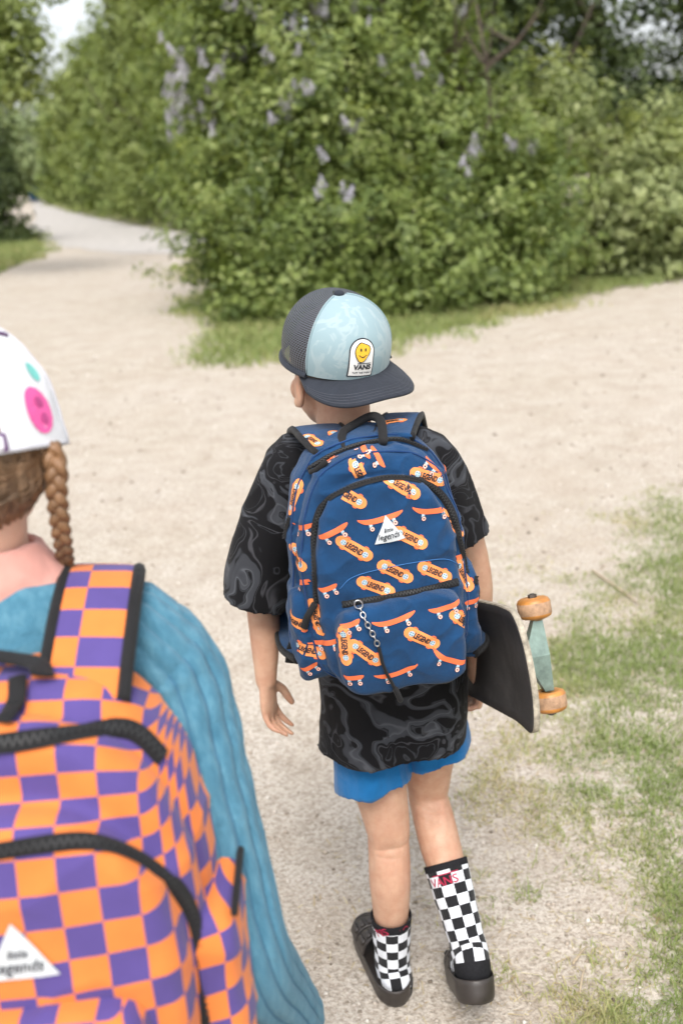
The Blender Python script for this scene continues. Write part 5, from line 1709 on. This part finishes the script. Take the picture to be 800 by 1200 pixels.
gEL = Vector((2 * gN.x - gER.x, gER.y, gER.z)); gWL = gEL + Vector((-0.03, 0.10, -0.19))
GB = Vector((gHip.x, 0.92, 0))
print('girl', gN, gH, gSR, gER, gHip)
girl = thing('person', 'child with brown braids walking in a washed blue denim jacket', 'person', tuple(GB))
GM = frame(R(9), R(-2), R(-4))
mb = MB()
head_shape(mb, gH, GM, 1.0)
mb.tube([gN + Vector((0, 0.0, -0.04)), gN + Vector((0, 0, 0.02)), gH + GM @ Vector((0, -0.02, -0.06)), gH], [0.056, 0.047, 0.046, 0.05], 20, sub=3)
mb.tube([gN + Vector((0, 0, -0.02)), gN.lerp(gHip, 0.15), gN.lerp(gHip, 0.4), gN.lerp(gHip, 0.7), gHip], [(0.05, 0.045), (0.12, 0.062), (0.122, 0.075), (0.105, 0.07), (0.125, 0.085)], 24, side=(1, 0, 0), sub=4)
for s, e_, w_ in ((gSR, gER, gWR), (gSL, gEL, gWL)):
    mb.tube([gN.lerp(s, 0.75), s.lerp(e_, 0.5), e_, e_.lerp(w_, 0.4), w_], [0.045, 0.038, 0.033, 0.031, 0.021], 16, sub=4)
    sg = 1 if s is gSR else -1
    hand(mb, w_, w_ - e_ + Vector((0, 0.05, -0.1)), (-sg, 0, 0), (0, 1, 0.3), 0.95, 0.6)
gK, gA = [], []
for sg, dy in ((1, 0.06), (-1, -0.10)):
    hj = gHip + Vector((sg * 0.07, 0, -0.03)); kn = hj + Vector((0.0, dy + 0.03, -0.31)); an = Vector((kn.x, kn.y + dy * 0.5 - 0.03, 0.085))
    mb.tube([hj, kn, an], [0.075, 0.05, 0.034], 16, sub=4); gK.append((hj, kn, an))
    mb.tube([an, an + Vector((0, 0.06, -0.03)), an + Vector((0, 0.13, -0.045))], [0.033, 0.032, 0.022], 14, sub=2)
me = remesh(mb, 0.0036, 4); me.materials.append(M_SKIN_G); put('body', me, girl)
eyes(gH, GM, 1.0, girl)
# trousers and shoes (below the frame, the figure stands on the ground)
mb = MB()
mb.tube([gHip + Vector((0, 0, 0.05)), gHip + Vector((0, 0, -0.05))], [(0.135, 0.095), (0.130, 0.095)], 22, side=(1, 0, 0))
for hj, kn, an in gK: hollow(mb, [hj, kn, an + Vector((0, 0, 0.02))], [0.085, 0.062, 0.055], (1, 0, 0), 22, 4)
me = remesh(mb, 0.005, 3, wrinkle(0.005, 12)); me.materials.append(M_JEAN); put('jeans', me, girl)
for hj, kn, an in gK:
    mb = MB()
    mb.tube([an + Vector((0, -0.02, -0.035)), an + Vector((0, 0.04, -0.036)), an + Vector((0, 0.11, -0.045)), an + Vector((0, 0.165, -0.055))], [(0.036, 0.045), (0.040, 0.045), (0.043, 0.036), (0.034, 0.022)], 18, side=(1, 0, 0), sub=3)
    for v in range(len(mb.v)): mb.v[v] = (mb.v[v][0], mb.v[v][1], max(0.0, mb.v[v][2]))
    mb.obj('shoe', M_SHOE, girl)
# peach top showing at the neck
mb = MB()
hollow(mb, [gHip + Vector((0, 0, 0.10)), gN.lerp(gHip, 0.45), gN.lerp(gHip, 0.12), gN + Vector((0, -0.004, -0.008)), gN + Vector((0, 0.0, 0.024))], [(0.12, 0.085), (0.13, 0.085), (0.112, 0.074), (0.078, 0.066), (0.060, 0.056)], (1, 0, 0), 32, 4, 0.02)
me = remesh(mb, 0.004, 3, wrinkle(0.002, 25)); me.materials.append(M_PEACH); put('peach_top', me, girl)
# denim jacket
mb = MB()
hollow(mb, [gN + Vector((0, 0.004, -0.030)), gN.lerp(gHip, 0.085) , gN.lerp(gHip, 0.15), gN.lerp(gHip, 0.4), gN.lerp(gHip, 0.8), gHip + Vector((0, 0, -0.03))], [(0.080, 0.066), (0.125, 0.080), (0.158, 0.092), (0.168, 0.105), (0.160, 0.105), (0.158, 0.11)], (1, 0, 0), 40, 4, 0.05)
for s in (gSR, gSL):
    mb.tube([gN + Vector((0, 0, -0.080)), gN.lerp(s, 0.55) + Vector((0, 0, -0.006)), s + Vector((0, 0, 0.0))], [0.056, 0.064, 0.072], 20, sub=3)
jme = remesh(mb, 0.0045, 6, wrinkle(0.004, 12)); jme.materials.append(M_DENIM)
bv_j = bvh_of(jme)
jacket = put('denim_jacket', jme, girl)
SEG = 120
for s, e_, w_ in ((gSR, gER, gWR), (gSL, gEL, gWL)):
    sg = 1 if s is gSR else -1
    mb = MB()
    path = [gN.lerp(s, 0.86) + Vector((0, 0, 0.008)), s + Vector((sg * 0.006, 0, -0.02)), s.lerp(e_, 0.4), s.lerp(e_, 0.75), e_, e_.lerp(w_, 0.5), w_]
    rad = [0.074, 0.0790, 0.0760, 0.0700, 0.0660, 0.055, 0.045]
    q = catmull([list(p) + [r, r] for p, r in zip(path, rad)], 10)
    nq = len(q)
    def fn(i, th):
        a = (20 * th / (2 * math.pi)) % 1.0
        ridge = 0.062 * (1 - abs(2 * a - 1) ** 2.4) - 0.035
        t_ = i / nq
        pk = 0.016 * math.sin(t_ * 70 + 2.5 * math.sin(th * 2)) * (0.4 + 0.6 * math.sin(t_ * 7))
        return 1 + ridge + pk
    fr = mb.tube([Vector(x[:3]) for x in q], [(x[3], x[4]) for x in q], SEG * 2, side=(0.3, 1, 0), fn=fn)
    slv = mb.obj('sleeve', M_DENIM, jacket)
    sb = MB()
    for k in range(20):
        th = 2 * math.pi * k / 20
        pts = []
        for i in range(6, nq - 2):
            a, b = fr[i]; rr = q[i][3] * fn(i, th)
            pts.append(Vector(q[i][:3]) + a * (rr * math.cos(th)) + b * (rr * math.sin(th)))
        sb.tube(pts, 0.0014, 5, rnd=False)
    put('sleeve_seam', sb.mesh('sleeve_seam', [M_SEAM]), jacket)
# ---- hair with two braids
def hairmat():
    m, n, b = mat('light_brown_hair')
    c = coords(n, 'Object', (40, 40, 9))
    f = noi(n, 3.0, 5, 0.7, c)
    g = noi(n, 14, 3, 0.5, coords(n))
    col = ramp(n, f, [(0.25, (0.050, 0.028, 0.014)), (0.5, (0.14, 0.085, 0.045)), (0.75, (0.30, 0.20, 0.12))])
    col = mix(n, ramp(n, g, [(0.45, (0, 0, 0)), (0.7, (0.6, 0.6, 0.6))]), col, (0.24, 0.115, 0.045))
    n.links.new(col, b.inputs['Base Color']); b.inputs['Roughness'].default_value = 0.45
    bump(n, b, f, 0.7, 0.003)
    return m
M_GHAIR = hairmat()
mb = MB()
mb.ell(gH + GM @ Vector((0, -0.016, 0.008)), (0.080, 0.090, 0.094), GM, 30, 20)
mb.ell(gH + GM @ Vector((0, -0.032, -0.030)), (0.074, 0.062, 0.042), GM, 30, 16)
def strands(p, n):
    r = GM.transposed() @ (p - gH)
    a = math.atan2(r.x, -r.y)
    return 0.0022 * noise.noise(Vector((a * 16, r.z * 12, 1))) + 0.0016 * math.sin(a * 46 + 3 * noise.noise(p * 30))
me = remesh(mb, 0.0035, 2, strands); me.materials.append(M_GHAIR); hair = put('hair', me, girl)
bv_h = bvh_of(hair.data)
rs_ = random.Random(5)
mb = MB()
for sg in (1, -1):
    root = (P(60, 530, 0.895) if sg == 1 else Vector((2 * gH.x - P(60, 530, 0.895).x, P(60, 530, 0.895).y, P(60, 530, 0.895).z)))
    for k in range(70):
        a = rs_.uniform(-0.1, 1.3) * sg
        z0 = rs_.uniform(-0.065, 0.03)
        st0 = gH + GM @ Vector((0.085 * math.sin(a), -0.02 - 0.095 * math.cos(a), z0))
        pts = []
        for i in range(9):
            t = i / 8
            q = st0.lerp(root, t) + GM @ Vector((0, -0.05 * math.sin(math.pi * t) * (1 - abs(a) / 1.6), -0.016 * math.sin(math.pi * t)))
            nr = bv_h.find_nearest(q - (LOC[hair.name] if True else q))
            pts.append(nr[0] + LOC[hair.name] + nr[1] * (0.0008 + 0.0012 * rs_.random()))
        mb.tube(pts, rs_.uniform(0.0005, 0.0011), 5, sub=2, rnd=False)
tag(mb.obj('hair_strands', M_GHAIR, hair), 'swept back strands of hair', None, kind='stuff')
for sg in (1, -1):
    off = gH.x
    X = lambda v: v if sg == 1 else Vector((2 * gH.x - v.x, v.y, v.z))
    path = [X(P(58, 524, 0.895)), X(P(66, 548, 0.885)), X(P(67, 580, 0.885)), X(P(71, 615, 0.892)), X(P(76, 650, 0.91)), X(P(80, 684, 0.95)), X(P(84, 716, 1.01)), X(P(86, 770, 1.03)), X(P(88, 830, 1.03))]
    q = [Vector(x) for x in catmull([list(p) for p in path], 14)]
    L = [0.0]
    for a, b in zip(q[:-1], q[1:]): L.append(L[-1] + (b - a).length)
    mb = MB()
    for k in range(3):
        pts, rad = [], []
        for i, p in enumerate(q):
            t = (q[min(i + 1, len(q) - 1)] - q[max(0, i - 1)]).normalized()
            a = Vector((1, 0, 0)); a = (a - t * a.dot(t)).normalized(); b = t.cross(a)
            ph = L[i] / 0.030 * 2 * math.pi / 1.5 + k * 2 * math.pi / 3
            fade = 1 - 0.35 * i / len(q)
            pts.append(p + a * (0.0066 * fade * math.sin(ph)) + b * (0.0042 * fade * math.sin(2 * ph)))
            rad.append(0.0058 * fade * (1 + 0.16 * math.cos(2 * ph)))
        mb.tube(pts, rad, 12, fn=lambda i, th: 1 + 0.05 * math.sin(6 * th + i * 0.4))
    br_ = mb.obj('braid', M_GHAIR, hair)

# ---- white cap
cloth = lambda nme, col: fabric(nme, col, 0.05, 2400, 0.2, 0.85, 0.1)
M_CAPW = cloth('white_cotton', (0.70, 0.71, 0.74))
M_STW = cloth('grey_white_thread', (0.50, 0.50, 0.54))
M_PURP = cloth('purple_cotton', (0.11, 0.045, 0.14))
M_PK = cloth('pink_print', (0.72, 0.10, 0.33)); M_PK2 = cloth('dark_pink_print', (0.42, 0.05, 0.20)); M_TQ = cloth('turquoise_print', (0.16, 0.55, 0.50))
gx_ax = GM @ Vector((0, 1, 0)); gz_ax = GM @ Vector((0, 0.22, 1)); gx_ax = (gx_ax - gz_ax.normalized() * gx_ax.dot(gz_ax.normalized())).normalized(); gz_ax = gz_ax.normalized(); gy_ax = gz_ax.cross(gx_ax)
gCC = gH + GM @ Vector((0, -0.006, -0.014))
def gcrown(phi, t, k=0.0):
    s = max(0.0, 1 - t ** 2.4) ** (1 / 2.15)
    pn6 = (phi / R(60)) % 1.0
    s *= 1 - 0.022 * abs(2 * pn6 - 1) ** 2 * 0 - 0.020 * (1 - abs(2 * ((phi / R(60) + 0.5) % 1.0) - 1)) ** 2
    s *= 1 + 0.030 * noise.noise(Vector((math.cos(phi) * 2.2, math.sin(phi) * 2.2, t * 3.0))) + 0.012 * noise.noise(Vector((math.cos(phi) * 6, math.sin(phi) * 6, t * 7)))
    return gCC + gx_ax * ((0.109 + k) * s * math.cos(phi)) + gy_ax * ((0.094 + k) * s * math.sin(phi)) + gz_ax * ((0.136 + k) * t)
gcap = thing('baseball_cap', 'white cap with pink and turquoise prints and purple-snapped back strap', 'cap', tuple(gCC))
mb = MB()
nT, nP = 24, 96
V, F = [], []
ts = [math.sin(math.pi / 2 * i / nT) for i in range(nT + 1)]
for t_ in ts:
    for j in range(nP): V.append(gcrown(2 * math.pi * j / nP, t_ * 0.999))
for i in range(nT):
    for j in range(nP):
        ph = abs(2 * math.pi * (j + 0.5) / nP - math.pi)
        tt = (ts[i] + ts[i + 1]) / 2
        if 0.13 < tt < 0.50 and ph < R(33) * math.sqrt(max(0, 1 - ((tt - 0.13) / 0.37) ** 2)): continue
        F.append((i * nP + j, i * nP + (j + 1) % nP, (i + 1) * nP + (j + 1) % nP, (i + 1) * nP + j))
mb.add(V, F)
cme = mb.mesh('crown', [M_CAPW]); bv_g = bvh_of(cme); put('crown', cme, gcap)
mb = MB(); mb.tube([gcrown(math.pi + a, 0.065, 0.002) for a in np.linspace(-R(34), R(34), 16)], [(0.0065, 0.0012)] * 16, 10, side=gz_ax, e=0.6); st_ = mb.obj('back_strap', M_CAPW, gcap)
mb = MB()
for a in (-20, -7, 7, 20): mb.ell(gcrown(math.pi + R(a), 0.065, 0.004), (0.004, 0.004, 0.004), None, 10, 6)
mb.obj('snaps', M_PURP, st_)
mb = MB(); mb.tube([gcrown(a, 0.015, 0.0002) for a in np.linspace(0, 2 * math.pi, 90)], 0.0011, 6, cap=False); mb.obj('edge_stitching', M_STW, gcap)
mb = MB()
for k in range(6):
    a = R(30 + 60 * k); t0 = 0.0 if abs(abs(a - math.pi)) > R(40) else 0.5
    mb.tube([gcrown(a, t_, 0.0004) for t_ in np.linspace(t0, 0.99, 24)], 0.0013, 5, rnd=False)
mb.obj('panel_seam', M_STW, gcap)
mb = MB(); mb.tube([gcrown(math.pi + a, 0.78 + 0.05 * math.cos(a), 0.0012) for a in np.linspace(-R(75), R(75), 30)], [(0.0022, 0.001)] * 30, 6, side=gz_ax); mb.obj('purple_trim', M_PURP, gcap)
for sg in (-1, 1):
    mb = MB(); mb.tube([gcrown(math.pi + sg * R(33), t_, 0.001) for t_ in (.02, .12)], [(0.0045, 0.0016)] * 2, 8, side=gy_ax); mb.obj('strap_tab', M_PURP, gcap)
def motif(x, y, parts):
    h, n_ = hit(bv_g, x, y)
    if h is None: return
    mb = MB()
    for (cx_, cy_, r1, r2, m_, lf) in parts:
        v2, f2 = disc2d(0, 0, 1.0, 16); decal(mb, bv_g, h, gz_ax.cross(n_), n_, [(cx_ + a * r1, cy_ + b * r2) for a, b in v2], f2, m_, lf, stretch=5)
    mb.obj('print', [M_PK, M_PK2, M_TQ], gcap)
motif(46, 480, [(0, 0, 0.0185, 0.0225, 0, 0.0008), (0.002, 0.007, 0.0055, 0.005, 1, 0.0013), (0.003, -0.008, 0.005, 0.005, 1, 0.0013)])
motif(38, 436, [(0, 0, 0.009, 0.010, 2, 0.0008)])
motif(-60, 440, [(0, 0, 0.016, 0.016, 0, 0.0008)])
motif(-30, 470, [(0, 0, 0.010, 0.010, 2, 0.0008)])
mb = MB()
def gb(a, k, th):
    ph = a * R(76); i = Vector((0.100 * math.cos(ph), 0.076 * math.sin(ph), 0))
    o = Vector((0.172 - 0.11 * (1 - math.cos(a * math.pi / 2)) ** 1.4, 0.078 * math.sin(a * math.pi / 2), 0))
    q = i.lerp(o, k)
    return gCC + gx_ax * q.x + gy_ax * q.y + gz_ax * (-0.32 * (q.x - i.x) - 0.014 * (q.y / 0.09) ** 2 + th)
mb.rings([[gb(-1 + 2 * i / 30, j / 8, 0.0017) for j in range(9)] + [gb(-1 + 2 * i / 30, j / 8, -0.0017) for j in range(8, -1, -1)] for i in range(31)]); mb.obj('brim', M_CAPW, gcap)

# ---- orange and purple checkered backpack
SQ = 0.0305
M_CHK = check_mat('orange_purple_check', (0.080, 0.055, 0.215), (0.68, 0.185, 0.038), 0.0006, False, 0.8, 1 / SQ, 1 / SQ, 0.12)
gW = Vector((0.02, -1, 0.05)).normalized(); gV = Vector((-0.015, 0.045, 1)).normalized()
gW = (gW - gV * gW.dot(gV)).normalized(); gU = gV.cross(gW).normalized()
GH_ = 0.44
gO = P(-2, 792, 0.775) - gV * GH_ - gW * 0.04
GF = lambda u, v, w_: gO + gU * u + gV * v + gW * w_
gpack = thing('backpack', 'orange and purple checkered backpack on the child with braids', 'backpack', tuple(gO))
layers = []
def chk_layer(name, prims, wf, parent, voxel=0.004, off=0.0):
    mb = MB()
    for F_, ol, w0, w1, er, bl in prims: slab(mb, F_, ol, w0, w1, er, bl)
    me = remesh(mb, voxel, 3, wrinkle(0.0045, 11))
    me.materials.append(M_CHK)
    ul = me.uv_layers.new(name='UVMap')
    co = [(Vector(v.co) - gO) for v in me.vertices]
    loc_ = [(c.dot(gU), c.dot(gV), c.dot(gW)) for c in co]
    sst = lambda a, b, x: (lambda t: t * t * (3 - 2 * t))(max(0.0, min(1.0, (x - a) / (b - a))))
    um = max(abs(l[0]) for l in loc_); vm_ = max(l[1] for l in loc_)
    for p in me.polygons:
        for li, vi in zip(p.loop_indices, p.vertices):
            u, v, w_ = loc_[vi]
            k1 = sst(um * 0.72, um * 0.93, abs(u)); k2 = sst(vm_ - 0.17, vm_ - 0.05, v) * (1 - k1)
            ul.data[li].uv = (u + math.copysign(1, u) * k1 * (wf - w_) + 3.05 + off, v + k2 * (wf - w_) + 3.05)
    bv = bvh_of(me)
    return put(name, me, parent), bv
shellA, bvA = chk_layer('shell', [(GF, outline2d(0.166, 0, GH_, 2.7, 5), -0.03, 0.075, 0.03, 0), (GF, outline2d(0.160, 0.0, GH_ - 0.018, 2.6, 5), 0.055, 0.118, 0.026, 0.006),
                                   (GF, outline2d(0.147, 0.004, GH_ - 0.075, 2.6, 5), 0.09, 0.158, 0.022, 0.014)], 0.158, gpack)
pocket, bvD = chk_layer('front_pocket', [(GF, outline2d(0.118, 0.01, 0.205, 6, 5, split=0.5), 0.14, 0.200, 0.02, 0.006)], 0.20, shellA, 0.004, 0.012)
sp_, bvS = chk_layer('side_pocket', [(lambda u, v, w_: GF(0.135 + w_, v, 0.055 - u), outline2d(0.058, 0.015, 0.225, 8, 4, split=0.5), 0.0, 0.050, 0.014, 0.006)], 0.12, shellA)
mb = MB()
mb.tube([GF(0.135 + 0.052, 0.223, 0.055 + a) for a in np.linspace(-0.045, 0.045, 8)], 0.0035, 8); mb.obj('pocket_edge', M_BLK, sp_)
pack_zip([(-40, 874), (0, 872), (50, 865), (95, 858), (140, 853), (165, 862), (190, 888)], 0.0175, 8, bvA, gpack, tooth=0.0032)
pack_zip([(-40, 1003), (0, 997), (60, 988), (105, 986), (150, 998), (190, 1024), (218, 1056), (232, 1095), (239, 1140), (241, 1190), (241, 1240)], 0.0145, 8, bvA, gpack, tooth=0.0032)
# label
lc, ln = hit(bvA, 22, 1118)
mb = MB(); lT = gU + gV * 0.04
v2, f2 = tri2d(0.060); decal(mb, bvA, lc, lT, ln, v2, f2, 0, 0.0024); lab_o = mb.obj('label', M_LAB, gpack)
for wtxt, dv, sz in (('little', 0.002, 0.017), ('legends', -0.0115, 0.040)):
    mb = MB(); v2, f2 = text2d(wtxt, 0.012, 0.25); decal(mb, bvA, lc + gV * dv, lT, ln, v2 * sz * np.array([1, 1.2]), f2, 0, 0.0032, stretch=60); mb.obj('lettering', M_INK, lab_o)
# straps, handle, pull
gs = [P(96, 822, 0.765), P(103, 770, 0.80), P(112, 712, 0.85), P(120, 673, 0.91), P(122, 678, 0.97), P(112, 760, 1.015), P(105, 900, 1.03), GF(0.11, 0.16, -0.16), GF(0.13, 0.06, -0.02)]
strap(gs, 0.070, 0.013, (1, 0.05, -0.10), M_CHK, gpack, 0.007, uvw=1.0)
gs2 = [Vector((2 * gN.x - p.x, p.y, p.z)) for p in gs[:7]] + [GF(-0.11, 0.16, -0.16), GF(-0.13, 0.06, -0.02)]
strap(gs2, 0.070, 0.013, (1, -0.05, 0.10), M_CHK, gpack, 0.007, uvw=1.0)
mb = MB(); mb.tube([P(-70, 792, 0.76), P(-60, 776, 0.775), P(-20, 768, 0.785), P(20, 772, 0.785), P(44, 778, 0.775), P(50, 790, 0.76)], [(0.011, 0.002)] * 6, 10, side=gW, sub=4, e=0.6); mb.obj('handle', M_BLK, gpack)
ps, ns = on_surface(bvA, [(22, 800), (22, 820), (14, 838), (4, 850)], 4)
if len(ps) > 2:
    mb = MB(); mb.tube([p + q_ * 0.006 for p, q_ in zip(ps, ns)], [(0.008, 0.002)] * len(ps), 8, side=gU, e=0.6); mb.obj('zip_pull', M_BLK, gpack)
